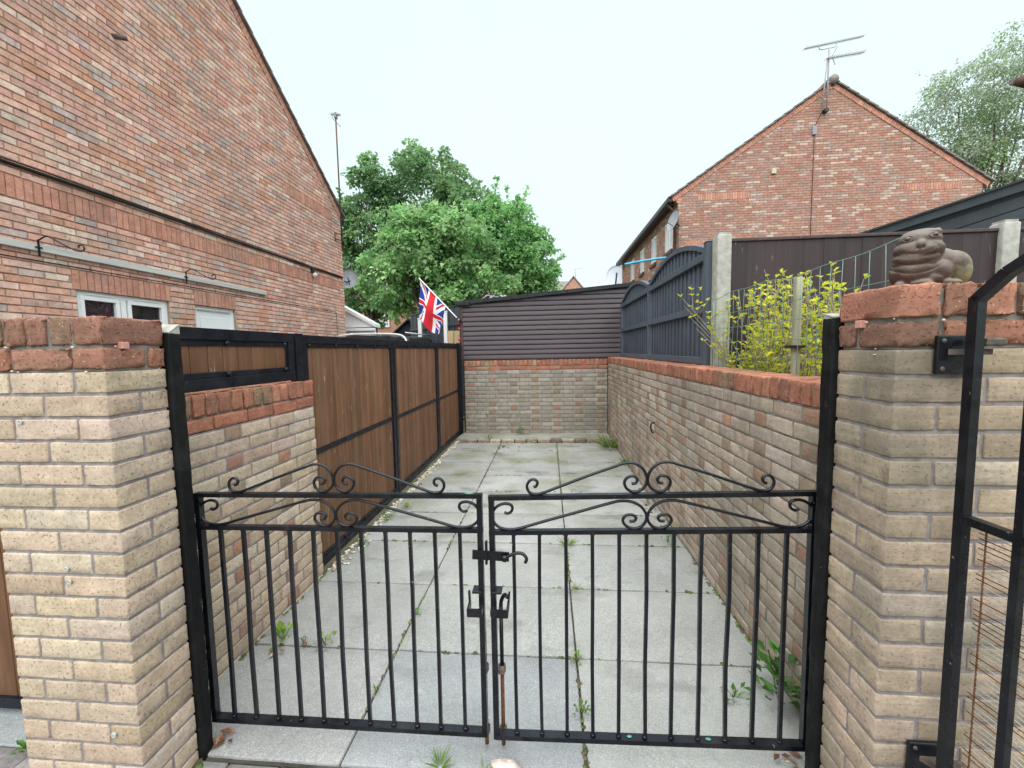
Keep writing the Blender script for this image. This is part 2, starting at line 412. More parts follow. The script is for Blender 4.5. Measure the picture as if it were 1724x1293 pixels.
# ------------------------------------------------------------------ camera, light, sky
cam = bpy.data.cameras.new('camera'); co = bpy.data.objects.new('camera', cam); COL.objects.link(co)
cam.sensor_width = 36; cam.lens = 699.35 / 1724 * 36; cam.clip_end = 1500; cam.clip_start = .02
pi_, ya, ro = .0810448, .0877752, .0182692
fw = Vector((-math.sin(ya) * math.cos(pi_), math.cos(ya) * math.cos(pi_), -math.sin(pi_)))
rt = Vector((math.cos(ya), math.sin(ya), 0)); dn = fw.cross(rt)
R0 = rt * math.cos(ro) + dn * math.sin(ro); D0 = dn * math.cos(ro) - rt * math.sin(ro)
mw = Matrix.Identity(4)
for i in range(3): mw[i][0] = R0[i]; mw[i][1] = -D0[i]; mw[i][2] = -fw[i]
mw[2][3] = 1.55; co.matrix_world = mw
scene.camera = co
scene.view_settings.view_transform = 'Standard'; scene.view_settings.look = 'None'
scene.view_settings.exposure = 0.8; scene.view_settings.gamma = 1

w = bpy.data.worlds.new('World'); scene.world = w; w.use_nodes = True; nt = w.node_tree
bg = nt.nodes['Background']; sky = nt.nodes.new('ShaderNodeTexSky'); sky.sky_type = 'NISHITA'; sky.sun_disc = False
SE, SA = rad(66), rad(185)
sky.sun_elevation = SE; sky.sun_rotation = SA; sky.dust_density = 4; sky.air_density = 1.2
nt.links.new(sky.outputs[0], bg.inputs[0]); bg.inputs[1].default_value = .012
ov = nt.nodes.new('ShaderNodeBackground')      # the even white overcast layer
tc = nt.nodes.new('ShaderNodeTexCoord'); ns = nt.nodes.new('ShaderNodeTexNoise'); ns.inputs['Scale'].default_value = 1.6; ns.inputs['Detail'].default_value = 4
nt.links.new(tc.outputs['Generated'], ns.inputs['Vector'])
mx = nt.nodes.new('ShaderNodeMix'); mx.data_type = 'RGBA'; mx.inputs[6].default_value = (.700, .895, .925, 1); mx.inputs[7].default_value = (.81, .925, .94, 1)
nt.links.new(ns.outputs[0], mx.inputs[0]); nt.links.new(mx.outputs[2], ov.inputs[0]); ov.inputs[1].default_value = .655
ad = nt.nodes.new('ShaderNodeAddShader'); nt.links.new(bg.outputs[0], ad.inputs[0]); nt.links.new(ov.outputs[0], ad.inputs[1])
nt.links.new(ad.outputs[0], nt.nodes['World Output'].inputs[0])
sl = bpy.data.lights.new('sun', 'SUN'); sl.energy = 2.9; sl.angle = rad(100); sl.color = (1, .97, .93)
so = bpy.data.objects.new('sun', sl); COL.objects.link(so)
# direction towards the sun: behind the viewer; a wide soft disc, the bright part of the cloud
sd = Vector((-.02 * math.cos(SE), -1.0 * math.cos(SE), math.sin(SE)))
so.rotation_euler = sd.to_track_quat('Z', 'Y').to_euler(); so.location = (0, -5, 20)
sky.sun_rotation = math.atan2(sd.x, sd.y)

# ------------------------------------------------------------------ ground
g = MB(); g.add([(-400, -200, -.06), (400, -200, -.06), (400, 900, -.06), (-400, 900, -.06)], [[0, 1, 2, 3]]); struct('ground', g, 'grass')
g = MB(); g.box(-1.62, 1.10, 1.375, 7.55, -.05, -.014, .001); struct('driveway_bed', g, 'soil')
# flagstones of the drive: three columns, nine rows
g = MB(); xs = [-1.60, -.805, .125, 1.052]; ys = [1.385, 1.99, 2.605, 3.225, 3.83, 4.45, 5.04, 5.66, 6.33, 6.86]
lo = []; hi = []; cs = []
for i in range(3):
    for j in range(9):
        dz = random.uniform(-.003, .002); gp = .0045
        lo.append((xs[i] + gp, ys[j] + gp, -.045)); hi.append((xs[i + 1] - gp, ys[j + 1] - gp, dz))
        c = vary((.340, .345, .338), .07, .012)
        if i == 1 and j < 1: c = (.29, .304, .314)
        if j > 5: c = tuple(x * .92 for x in c)
        cs.append(c)
g.rboxes(lo, hi, .006, (8, 6, 1), .0011, 0, np.array(cs)); struct('driveway', g, 'slab')
# raised strip behind the row of edging bricks
g = MB(); g.box(-1.6, 1.05, 6.985, 7.56, -.04, .035, .01, 0, (.30, .31, .28)); struct('path', g, 'slab')
# block paving of the pavement
g = MB(); lo = []; hi = []; cs = []
for j in range(14):
    for i in range(-22, 22):
        x = i * .205 + (.1 if j % 2 else 0); y = 1.372 - .105 * (j + 1)
        lo.append((x, y, -.05)); hi.append((x + .2, y + .1, -.004 + random.uniform(-.002, .002))); cs.append(vary((.24, .225, .22), .2))
g.rboxes(lo, hi, .006, (1, 1, 1), 0, 0, np.array(cs)); struct('pavement', g, 'block')
g = MB(); g.box(-6, -1.80, 1.375, 3.2, -.05, -.008, .006, 0, (.30, .32, .33)); struct('neighbour_path', g, 'slab')

# kerb of bricks across the end of the drive
lo = []; hi = []; cs = []; x = -1.40
g = MB()
while x < .98:
    L = random.uniform(.17, .22); rot = random.uniform(-.012, .012)
    lo.append((x, 6.885 + rot, -.02)); hi.append((x + L, 6.98 + rot, .052 + random.uniform(-.010, .008)))
    cs.append(vary((.40, .33, .25), .25) if random.random() < .8 else vary((.22, .17, .14), .3)); x += L + .016
g.rboxes(lo, hi, .012, (4, 3, 2), .003, 0, np.array(cs))
tag(g.build('brick_kerb', ['wallold']), 'row of rough edging bricks across the far end of the drive', 'kerb')

# ------------------------------------------------------------------ brick walls near the camera
CR = .0735
BUFF = [(6, (.515, .402, .305)), (4, (.485, .374, .28)), (2, (.54, .435, .345)), (1, (.43, .32, .232))]
BUFFB = [(5, (.51, .395, .297)), (4, (.47, .362, .268)), (1.5, (.53, .43, .34)), (1.2, (.42, .315, .228))]
REDS = [(5, (.33, .155, .115)), (4, (.28, .138, .105)), (2, (.38, .17, .115)), (1.5, (.24, .15, .105))]
REDB = [(5, (.39, .16, .105)), (3, (.34, .145, .10)), (2, (.44, .195, .125)), (.8, (.30, .18, .115)), (.4, (.38, .26, .13))]
HEAD = [(4, (.31, .205, .15)), (3, (.36, .20, .145)), (1.2, (.42, .225, .15)), (3, (.30, .225, .165))]

def pier(name, label, x0, x1, yf, yr, ztop, inner, pal, bmat, redpal):
    """square brick pier, one brick thick; inner = +1/-1 tells which x end is the gateway side"""
    root = thing(name, label, 'brick pier', ((x0 + x1) / 2, yf, -.04))
    b = MB(); r = MB(); lo = []; hi = []; cs = []
    e = .010; zr = ztop - .095 - .0735  # underside of red courses
    nrow = int(zr / CR) + 2
    D = yr - yf
    def X(d0, d1):      # distances from gateway corner to world x range
        return (x1 - d1, x1 - d0) if inner > 0 else (x0 + d0, x0 + d1)
    Wd = x1 - x0
    for i in range(nrow):
        zt = zr - i * CR; zb = zt - CR + e
        d = 0; first = True; even = i % 2 == 0
        while d < Wd - .03:
            L = .103 if (first and even) else .215
            L = min(L, Wd - d)
            if Wd - d - L < .06: L = Wd - d
            xa, xb = X(d, d + L)
            jx = random.uniform(-.002, .002) * .6
            if first and even:
                lo.append((xa, yf + jx, zb)); hi.append((xb, yr, zt)); cs.append(pick(pal))   # header running through the depth
            elif first:
                lo.append((xa, yf + jx, zb)); hi.append((xb, yf + .103, zt)); cs.append(pick(pal))
                lo.append((xa, yf + .113, zb)); hi.append((xb, yr + jx, zt)); cs.append(pick(pal))
            else:
                lo.append((xa, yf + jx, zb)); hi.append((xb, yf + .1, zt)); cs.append(pick(pal))
            d += L + e; first = False
    b.rboxes(lo, hi, .0035, (6, 5, 3), .0007, 0, np.array(cs))
    b.box(x0 + .004, x1 - .004, yf + .0045, yr - .004, -.04, zr + .001, .001, 1)
    b.build('brickwork', [bmat, 'mortar'], root)
    # two red courses: stretchers then brick on edge
    lo = []; hi = []; cs = []
    d = 0; zt = zr + .010; ztt = zr + .0735; first = True
    while d < Wd - .03:
        L = .103 if first else random.uniform(.19, .22); L = min(L, Wd - d)
        if Wd - d - L < .05: L = Wd - d
        xa, xb = X(d, d + L)
        if first:
            lo.append((xa, yf, zt)); hi.append((xb, yf + .135, ztt)); cs.append(pick(redpal))
            lo.append((xa, yf + .150, zt)); hi.append((xb, yr, ztt)); cs.append(pick(redpal))
        else:
            lo.append((xa, yf + random.uniform(-.003, .003), zt)); hi.append((xb, yr, ztt)); cs.append(pick(redpal))
        d += L + .012; first = False
    d = 0; first = True; zt = zr + .0735 + .012
    while d < Wd - .02:
        L = .098 if first else random.uniform(.062, .072); 
        if not first and inner < 0: L = random.uniform(.068, .080)
        L = min(L, Wd - d)
        xa, xb = X(d, d + L); j = random.uniform(-.004, .004)
        lo.append((xa, yf + j, zt)); hi.append((xb, yr + j * .5, ztop + random.uniform(-.003, .003))); cs.append(pick(redpal))
        d += L + .012; first = False
    r.rboxes(lo, hi, .0055, (7, 6, 4), .0021, 0, np.array(cs))
    r.box(x0 + .008, x1 - .008, yf + .009, yr - .008, zr + .0012, ztop - .012, .002, 1)
    for k in range(9):                 # white lime splashes along the joints
        zz = random.choice([zr + .004, zr + .079, zr + .079, zr - .01]) + random.uniform(-.004, .004); q = random.uniform(.002, .006); side = random.random() < .4
        xx = (x1 + .001 if inner > 0 else x0 - .001) if side else random.uniform(x0, x1); yy = random.uniform(yf, yr) if side else yf - .0005
        r.ell((xx, yy, zz), (.0025 if side else q * random.uniform(.8, 2), q * random.uniform(.8, 2) if side else .0025, q * .7), 2, (1, 1, 1), 8, 5, .12)
    r.build('coping', ['redbrick', 'mortarold', 'stonepink'], root)
    return root
pier('brick_pier', 'buff brick gate pier with red brick top, left of the scrolled gates', -1.79, -1.36, 1.163, 1.370, 1.674, +1, BUFF, 'buff', REDS)
pier('brick_pier', 'weathered buff brick gate pier carrying the stone animal, behind the open black gate', .90, 1.75, 1.163, 1.380, 1.70, -1, BUFFB, 'buffold', REDS)

def sussex(lo, hi, cs, u0, u1, z0, rows, w0, w1, pal, off, e=.010):
    per = .1125 + 3 * .225
    for i in range(rows):
        zb = z0 + i * CR; zt = zb + CR - e
        u = u0 - per + (off if i % 2 else off + per / 2) % per
        k = 0
        while u < u1:
            hd = k % 4 == 0; L = .1025 if hd else .215
            a, b = max(u, u0), min(u + L, u1)
            if b - a > .02:
                j = random.uniform(-.0015, .0025)
                lo.append((a, w0 + j, zb)); hi.append((b, w1, zt)); cs.append(pick(HEAD) if hd and random.random() < .85 else pick(pal))
            u += L + e; k += 1

# short wall on the left, faces +x, carries the little panel
def side_wall(name, label, cat, fr, u0, u1, z0, rows, pal, bmat, cop, off, depth=.215, red2=True, mort='mortar', stret=None):
    root = thing(name, label, cat, tuple(np.array(fr[0]) + np.array(fr[1]) * (u0 + u1) / 2))
    b = MB(); lo = []; hi = []; cs = []
    sussex(lo, hi, cs, u0, u1, z0, rows, 0, depth, pal, off)
    b.rboxes(lo, hi, .0035, (5, 1, 3), .0007, 0, np.array(cs), fr)
    zt = z0 + rows * CR
    b.rboxes([(u0 + .003, .0045, z0 - .04)], [(u1 - .004, depth - .004, zt - .002)], .001, (1, 1, 1), 0, 1, (1, 1, 1), fr, False)
    b.build('brickwork', [bmat, mort], root)
    c = MB(); lo = []; hi = []; cs = []
    if red2:
        u = u0 + .002
        while u < u1 - .02:
            L = min(random.uniform(.2, .218), u1 - u); 
            if u1 - u - L < .06: L = u1 - u
            lo.append((u, random.uniform(-.003, .003), zt)); hi.append((u + L, depth, zt + .064)); cs.append(pick(cop)); u += L + .011
        zt += .0745
    u = u0 + .002
    while u < u1 - .02:
        L = min(random.uniform(.062, .07), u1 - u)
        lo.append((u, random.uniform(-.004, .004), zt)); hi.append((u + L, depth, zt + .098 + random.uniform(-.004, .003))); cs.append(pick(cop)); u += L + random.uniform(.010, .016)
    c.rboxes(lo, hi, .005, (3, 4, 4), .0017, 0, np.array(cs), fr)
    c.rboxes([(u0 + .006, .011, zt - (.0735 if red2 else .004))], [(u1 - .006, depth - .011, zt + .086)], .001, (1, 1, 1), 0, 1, (1, 1, 1), fr, False)
    c.build('coping', ['redbrick', 'mortarold'], root)
    return root
side_wall('garden_wall', 'short buff brick wall with red top below the small boarded panel', 'wall', ((-1.589, 0, 0), (0, 1, 0), (-1, 0, 0)), 1.40, 2.68, -.05, 17, BUFF, 'buff', REDB, .10)
WALLP = [(5, (.43, .355, .288)), (4, (.385, .318, .258)), (2, (.47, .40, .335)), (2, (.39, .30, .24))]
side_wall('garden_wall', 'long mottled brick wall with red brick-on-edge top, right of the drive', 'wall', ((1.054, 0, 0), (0, 1, 0), (1, 0, 0)), 1.385, 7.46, -.022, 18, WALLP, 'wallold', REDB, .33, red2=False, mort='mortarold')
BACKP = [(5, (.34, .305, .26)), (3, (.30, .27, .235)), (2, (.38, .345, .295))]
side_wall('garden_wall', 'low mottled brick wall with red top across the far end under the brown shed', 'wall', ((0, 7.5, 0), (1, 0, 0), (0, 1, 0)), -1.53, 1.05, .02, 16, BACKP, 'wallback', REDB, .45, mort='mortarold')

# ------------------------------------------------------------------ timber gate posts painted black
def gpost(label, x0, x1, y0, y1, ztop, sl):
    root = thing('gate_post', label, 'gate post', ((x0 + x1) / 2, y0, -.05))
    b = MB(); b.box(x0, x1, y0, y1, -.05, ztop - .03, .006, 0, seg=(4, 4, 40), jit=.0012); b.build('post', ['postpaint'], root)
    b = MB(); b.prism([(x0, y0 + .003, ztop - .032), (x1, y0 + .003, ztop - .032), (x1, y1 - .003, ztop - .032 + sl), (x0, y1 - .003, ztop - .032 + sl)], (0, 0, .004))
    b.prism([(x0 + .001, y0 + .003, ztop - .034), (x0 + .001, y1 - .003, ztop - .034), (x0 + .001, y1 - .003, ztop - .033 + sl)], (x1 - x0 - .002, 0, 0))
    o = b.build('weathered_top', ['concrete'], root); o['label'] = 'bare weathered grey top of post'
    return root
gpost('black painted timber post between left brick pier and gate leaf', -1.43, -1.343, 1.374, 1.425, 1.665, .03)
gpost('black painted timber post between right brick pier and gate leaf', .884, .965, 1.384, 1.435, 1.665, .012)

# ------------------------------------------------------------------ the pair of scrolled driveway gates
ZP = 1130.
UP = [(230, 151), (241, 147), (247, 133), (236, 120), (218, 122), (204, 140), (205, 160), (216, 175), (236, 181), (262, 178), (330, 154), (450, 110), (560, 73), (600, 60), (640, 61), (672, 82), (689, 115), (688, 145), (668, 170), (637, 178), (610, 163), (601, 138), (614, 118), (638, 113), (652, 128), (645, 142), (630, 144)]
LOW = [(106, 240), (122, 245), (138, 232), (139, 212), (125, 201), (100, 200), (72, 215), (55, 245), (58, 280), (80, 308), (115, 320), (165, 317), (270, 285), (400, 246), (540, 204), (585, 194), (630, 198), (667, 220), (688, 255), (688, 285), (670, 312), (640, 321), (610, 310), (595, 285), (606, 262), (632, 258), (648, 272), (640, 287), (622, 288)]
GY = 1.47
def leaf(label, xl, xr, zb, tilt, bars0, latch_side):
    """gate leaf from x=xl to xr; tilt raises the right end"""
    root = thing('driveway_gate', label, 'gate', ((xl + xr) / 2, GY, zb), 'black scrolled driveway gate leaves')
    cx = (xl + xr) / 2
    def P(x, z, y=0): return (x - 0.0 * z, GY + y, zb + z + (x - xl) * tilt)
    H, HM = .945, .815; s = .0105
    f = MB()
    f.bar(P(xl, H), P(xr, H), .022, .016); f.bar(P(xl, HM), P(xr, HM), .022, .016); f.bar(P(xl + .01, .012), P(xr - .01, .012), .032, .018)
    for x in (xl + .011, xr - .011): f.bar(P(x, .0), P(x, H - .008), .020, .024, up=(0, 1, 0))
    flakes = [(.70, .0235), (.45, .0235)] if latch_side < 0 else []
    for u_, z_ in flakes:
        p_ = P(xl + u_ * (xr - xl), z_); f.ell(p_, (.011, .006, .0012), 1, nu=9, nv=4, jit=.15)
    if latch_side > 0: f.ell(P(xr - .05, H + .009), (.018, .006, .0012), 1, nu=9, nv=4, jit=.15)
    f.build('frame', ['metal', 'teal'], root)
    for k in range(11):
        x = bars0 + k * .0952; b = MB(); b.tube([P(x + random.gauss(0, .001), .02), P(x + random.gauss(0, .0016), .3, random.gauss(0, .0015)), P(x + random.gauss(0, .0016), .58, random.gauss(0, .0015)), P(x, HM - .008)], .0088, 4); b.ell(P(x, .026), (.0105, .0105, .005), nu=8, nv=5, jit=.1); b.ell(P(x, HM - .012), (.0095, .0095, .004), nu=8, nv=5, jit=.1); b.build('bar', ['metal'], root)
    for pts, zref, zz, vs in ((UP, 184, H + .008, 1.0), (LOW, 323, HM + .008, .90)):
        for sg in (-1, 1):
            q = [((x - 692) / ZP, (zref - y) / ZP * vs) for x, y in pts]
            q = catmull([(a, b, 0) for a, b in q], 5)
            k = (xr - xl) / 1.155
            b = MB(); b.tube([P(cx + sg * (-p[0]) * -1 * k, zz + p[1]) for p in q], .0053, 8); b.build('scroll', ['metal'], root)
    return root, P
gl, PL = leaf('left black wrought iron gate leaf with scrolls above eleven bars', -1.378, -.246, .066, .008, -1.286, 1)
gr, PR = leaf('right black wrought iron gate leaf with scrolls, the leaf with hooked latch', -.224, .912, .068, .028, -.134, -1)
# hinges
for root, P, xs_, sg in ((gl, PL, -1.378, -1), (gr, PR, .912, 1)):
    for z in (.82, .07):
        b = MB(); c = P(xs_, z)
        b.box(c[0] - .004 if sg > 0 else c[0] - .036, c[0] + .036 if sg > 0 else c[0] + .004, GY - .013, GY + .013, c[2] - .011, c[2] + .011, .003)
        b.tube([(c[0] + sg * .030, GY, c[2] - .03), (c[0] + sg * .030, GY, c[2] + .022)], .011, 10)
        b.build('hinge', ['metal'], root)
# latch on the right leaf
b = MB(); yl = GY - .02
b.bar((-.285, yl, .806), (-.15, yl, .800), .006, .034)
b.bar((-.232, yl - .006, .775), (-.232, yl - .006, .86), .008, .016)
b.tube([(-.165, yl - .006, .8), (-.165, yl - .018, .8)], .012, 10)
b.tube(catmull([(-.168, yl - .01, .80), (-.145, yl - .012, .812), (-.12, yl - .014, .822), (-.098, yl - .016, .820), (-.085, yl - .02, .805), (-.09, yl - .022, .79)], 4), .006, 8)
b.build('latch', ['metal'], gr)
def cradle(xi, xe, root):
    """strap with an upturned end and a lug back to the stile"""
    b = MB(); y = GY - .05; sg = 1 if xe > xi else -1
    b.bar((xi, y, .60), (xe, y, .60), .007, .030); b.bar((xe, y - .003, .600), (xe, y + .052, .604), .007, .030); b.bar((xe, y + .048, .597), (xe + sg * .004, y + .056, .650), .007, .012)
    b.box(xi - .006, xi + .006, y - .002, GY - .005, .588, .612, .002)
    b.build('padlock_cradle', ['metal'], root)
    b = MB(); b.box(xi - sg * .004, xi + sg * .034, GY - .022, GY + .022, .655, .664, .002); b.build('lug', ['metal'], root)
cradle(-.256, -.302, gl); cradle(-.214, -.158, gr)
for root, x, zt in ((gl, -.256, .50), (gr, -.190, .60)):
    y = GY + .028
    b = MB(); b.tube([(x, y, .012), (x, y, .09)] if root is gl else [(x, y, .012), (x, y, .33)], .0075, 10, 0); b.tube([(x, y, .09), (x, y, zt - .02)] if root is gl else [(x, y, .33), (x, y, zt - .02)], .0077, 10, 1)
    if root is gr: b.tube(catmull([(x, y, zt - .03), (x + .002, y, zt + .0), (x + .015, y, zt + .025), (x + .03, y - .02, zt + .028)], 4), .0075, 10, 1)
    b.build('drop_bolt', ['rust', 'metal'], root)
    for z in (.33, .075):
        b = MB(); b.tube([(x, y, z - .012), (x, y, z + .012)], .0145, 10); b.box(x - .012, x + .012, GY + .004, y, z - .01, z + .01, .002); b.build('keeper', ['iron'], root)

# ------------------------------------------------------------------ brown boarded panels in black frames (left side, plane x=-1.62)
BR = [(5, (.178, .086, .046)), (4, (.155, .075, .040)), (2, (.198, .100, .056)), (1, (.165, .092, .054))]
def framed(name, label, cat, y0, y1, z0, z1, mid, group, fw_=.055, bd=.1, bolts=True):
    root = thing(name, label, cat, (-1.65, (y0 + y1) / 2, z0), group); xf = -1.622
    f = MB()
    for a, b in ((z1 - fw_, z1), (z0, z0 + fw_)): f.box(xf - .04, xf, y0, y1, a, b, .002)
    for a, b in ((y0, y0 + fw_), (y1 - fw_, y1)): f.box(xf - .0385, xf - .0015, a, b, z0 + fw_, z1 - fw_, .002)
    # inner flat bar, one step back
    k = fw_ + .03
    for a, b in ((z1 - k, z1 - fw_), (z0 + fw_, z0 + k)): f.box(xf - .03, xf - .010, y0 + fw_, y1 - fw_, a, b, .002)
    for a, b in ((y0 + fw_, y0 + k - .012), (y1 - k + .012, y1 - fw_)): f.box(xf - .03, xf - .012, a, b, z0 + k, z1 - k, .002)
    f.build('frame', ['frame'], root)
    if mid:
        f = MB(); f.box(xf - .03, xf - .009, y0 + fw_, y1 - fw_, mid - .02, mid + .02, .002); f.build('mid_rail', ['frame'], root)
    b = MB(); lo = []; hi = []; cs = []; y = y0 + fw_ * .6
    while y < y1 - fw_ * .7:
        W = min(bd * random.uniform(.9, 1.08), y1 - fw_ * .6 - y)
        lo.append((xf - .036, y, z0 + fw_ * .6)); hi.append((xf - .016 + random.uniform(-.002, .001), y + W - .0035, z1 - fw_ * .6)); cs.append(pick(BR)); y += W
    b.rboxes(lo, hi, .003, (1, 1, 1), 0, 0, np.array(cs)); b.build('boards', ['wood'], root)
    if bolts:
        for zz in (z1 - fw_ - .016, z0 + fw_ + .016):
            n = max(3, int((y1 - y0) / .3))
            for i in range(n):
                yy = y0 + fw_ + .03 + i * (y1 - y0 - 2 * fw_ - .06) / (n - 1)
                c = MB(); c.ell((xf - .008, yy, zz), (.013, .015, .015), nu=12, nv=7); c.build('bolt', ['frame'], root)
    return root
framed('boarded_fence', 'small brown boarded panel in black bolted frame on top of the short wall', 'fence panel', 1.44, 2.545, 1.385, 1.682, None, None)
t = thing('fence_post', 'black square metal post between small panel and tall boarded panels', 'fence post', (-1.645, 2.60, 0))
b = MB(); b.box(-1.672, -1.617, 2.562, 2.630, -.03, 1.675, .004); b.build('post', ['frame'], t); b = MB(); b.box(-1.676, -1.613, 2.558, 2.634, 1.676, 1.684, .002); b.build('cap', ['frame'], t)
GP = 'tall brown boarded panels in black frames beside the drive'
framed('boarded_fence', 'nearest tall brown boarded panel in black frame, next to the short wall', 'fence panel', 2.64, 4.255, .025, 1.678, .86, GP, .055, .055)
framed('boarded_fence', 'middle tall brown boarded panel in black frame left of the drive', 'fence panel', 4.275, 5.995, .025, 1.680, .85, GP, .055, .055)
framed('boarded_fence', 'farthest tall brown boarded panel in black frame, ending near brown shed', 'fence panel', 6.015, 7.44, .025, 1.684, .84, GP, .055, .055)
t = thing('fence_post', 'black end post with hinge bolts between boarded panels and shed wall', 'fence post', (-1.61, 7.475, 0))
b = MB(); b.box(-1.66, -1.575, 7.445, 7.492, 0, 1.70, .004); b.build('post', ['frame'], t)
for z in (.30, .72, 1.28):
    b = MB(); b.tube([(-1.578, 7.47, z), (-1.54, 7.47, z)], .016, 8); b.build('hinge_bolt', ['frame'], t)
# neighbour's gate at the far left edge
t = thing('boarded_gate', 'brown boarded gate in black frame left of the left brick pier', 'gate', (-2.35, 1.52, 0))
b = MB(); lo = []; hi = []; cs = []
for i in range(10): lo.append((-2.88 + i * .105, 1.525, .05)); hi.append((-2.88 + i * .105 + .101, 1.55, 1.5)); cs.append(pick(BR))
b.rboxes(lo, hi, .003, (1, 1, 1), 0, 0, np.array(cs)); b.build('boards', ['wood'], t)
b = MB()
for z in (.02, 1.5): b.box(-2.9, -1.81, 1.505, 1.555, z, z + .045, .002)
for x in (-2.92, -1.81): b.box(x, x + .04, 1.503, 1.557, .02, 1.545, .002)
b.build('frame', ['frame'], t)

# ------------------------------------------------------------------ brown clad shed behind the end wall
t = thing('shed', 'brown horizontally clad shed with sloping black felt roof above the end wall', 'shed', (-.1, 8.6, 0))
YS = 7.56; xa, xb = -1.575, 1.40
def ztop(x): return 2.385 + (x - xa) * (2.62 - 2.385) / 2.87
b = MB(); z = 1.392; p = .0865
while z < 2.62:
    x0 = xa + .03; x1 = xb
    # last boards stop where the sloping roof cuts them
    if z + p > ztop(xa): x0 = max(x0, xa + (z + p * .55 - 2.385) * 2.87 / .235)
    if x0 < x1 - .05:
        c = vary((.082, .066, .076), .06)
        prof = [(0, 0), (-.013, .0), (-.0165, .008), (-.0165, .022), (-.012, .05), (-.004, p - .012), (.0, p - .010), (0, p - .001)]
        b.prism([(x0, YS + dy, z + dz) for dy, dz in prof], (x1 - x0, 0, 0), 0, c)
    z += p
b.build('cladding', ['clad'], t)
b = MB(); b.prism([(xa + .01, YS + .002, 0), (xb, YS + .002, 0), (xb, YS + .002, ztop(xb)), (xa + .01, YS + .002, ztop(xa))], (0, 2.4, 0), 0, (.07, .043, .04)); b.build('wall', ['clad'], t)
b = MB(); b.box(xa - .012, xa + .028, YS - .02, YS + .03, 1.39, 2.375, .003, 0, (.075, .045, .042)); b.build('corner_trim', ['clad'], t)
b = MB()
b.prism([(xa - .09, YS - .07, ztop(xa) - .005), (xb + .05, YS - .07, ztop(xb + .05) - .005), (xb + .05, YS - .07, ztop(xb + .05) + .055), (xa - .09, YS - .07, ztop(xa) + .06)], (0, 2.6, 0))
b.box(xa - .10, xa + .17, YS - .085, YS - .068, 2.372, 2.452, .01, seg=(4, 1, 2), jit=.003)
b.build('roof', ['felt'], t)
t = MB()
pt = []
for i in range(22):
    for j in range(8):
        x = -1.25 + i * .028; y = 7.75 + j * .06
        z = ztop(x) + .062 + .10 * max(0, math.sin(i / 21 * math.pi)) * (.6 + .4 * math.sin(j * 1.3 + i * .7)) + random.uniform(-.012, .012); pt.append((x, y, z))
F = [[i * 8 + j, (i + 1) * 8 + j, (i + 1) * 8 + j + 1, i * 8 + j + 1] for i in range(21) for j in range(7)]
t.add(pt, F, 0, (1, 1, 1), False)
pt2 = [(x, y, ztop(x) + .05) for x, y, z in pt]; t.add(pt2, [f[::-1] for f in F]); 
t.bar((-1.26, 7.74, ztop(-1.2) + .06), (-1.11, 7.74, ztop(-1.1) + .155), .02, .02); t.bar((-1.11, 7.74, ztop(-1.1) + .155), (-.88, 7.74, ztop(-.9) + .09), .02, .02)
tag(t.build('tarpaulin', ['tarp']), 'crumpled grey tarpaulin lying on the sloping shed roof', 'tarpaulin')
for z, lb in ((2.085, 'topmost red round lamp on the left edge of brown shed'), (1.955, 'middle red round lamp on the left edge of brown shed'), (1.765, 'lowest red round lamp on the left edge of brown shed')):
    t = thing('red_lamp', lb, 'lamp', (-1.6, 7.58, z), 'red round lamps down the shed corner')
    b = MB(); b.ell((-1.617, 7.56, z), (.027, .022, .027)); b.build('lens', ['red'], t); b = MB(); b.tube([(-1.617, 7.575, z), (-1.588, 7.575, z)], .016, 8); b.build('holder', ['gutter'], t)

# flag on its slanting pole
t = thing('flag', 'union flag hanging from slanting white pole on the shed corner', 'flag', (-1.56, 7.5, 2.08))
pa, pb = np.array((-1.60, 7.49, 2.11)), np.array((-2.30, 7.43, 2.875))
b = MB(); b.tube([pa + (pb - pa) * k for k in (0.0, .12, .13, 1.0)], [.012, .012, .011, .010], 8); b.build('pole', ['white'], t)
b = MB(); b.tube([(-1.565, 7.52, 2.07), pa + (pb - pa) * .06], .02, 8); b.build('bracket', ['gutter'], t)
def union(u, v):      # u along fly 0..1 (2:1 layout squeezed to 3:2), v along hoist 0..1
    x, y = u * 60, v * 30; R_, W_, B_ = (.60, .02, .035), (.80, .80, .82), (.02, .045, .30)
    if abs(x - 30) < 3 or abs(y - 15) < 3: return R_
    if abs(x - 30) < 5 or abs(y - 15) < 5: return W_
    n = math.hypot(60, 30)
    for s_, (a, c) in ((1, (30, 0)), (-1, (-30, 30))):
        d = (a * x - 60 * y + (0 if s_ > 0 else 0)) / n if s_ > 0 else (30 * x + 60 * y - 1800) / n
        left = x < 30
        side = d if (s_ > 0) == left else -d
        if s_ > 0:
            if 0 < (-d if left else d) < 2: return R_
        else:
            if 0 < (-d if left else d) < 2: return R_
        if abs(d) < 3: return W_
    return B_
nu, nv = 100, 60; V = []; cl = []; b = MB()
for i in range(nu + 1):
    for j in range(nv + 1):
        u, v = i / nu, j / nv
        A0, A1 = pb + (pa - pb) * .03, pb + (pa - pb) * .66
        B0, B1 = np.array((-2.36, 7.36, 2.20)), np.array((-1.93, 7.42, 1.80))
        top_ = A0 + (A1 - A0) * v; bot = B0 + (B1 - B0) * v
        q_ = top_ * (1 - u) + bot * u
        wv = math.sin(v * 9.0 + u * 1.5)
        q_ = q_ + np.array((.035 * math.sin(v * 9 + 1) * u, .085 * u ** .7 * wv + .02 * math.sin(u * 8 + v * 3), .055 * u * math.sin(v * 9.5 - 1.2) - .03 * math.sin(u * 3.1) ))
        V.append(q_); cl.append((u, v))
Vq = np.array(V); F = []; nF = []
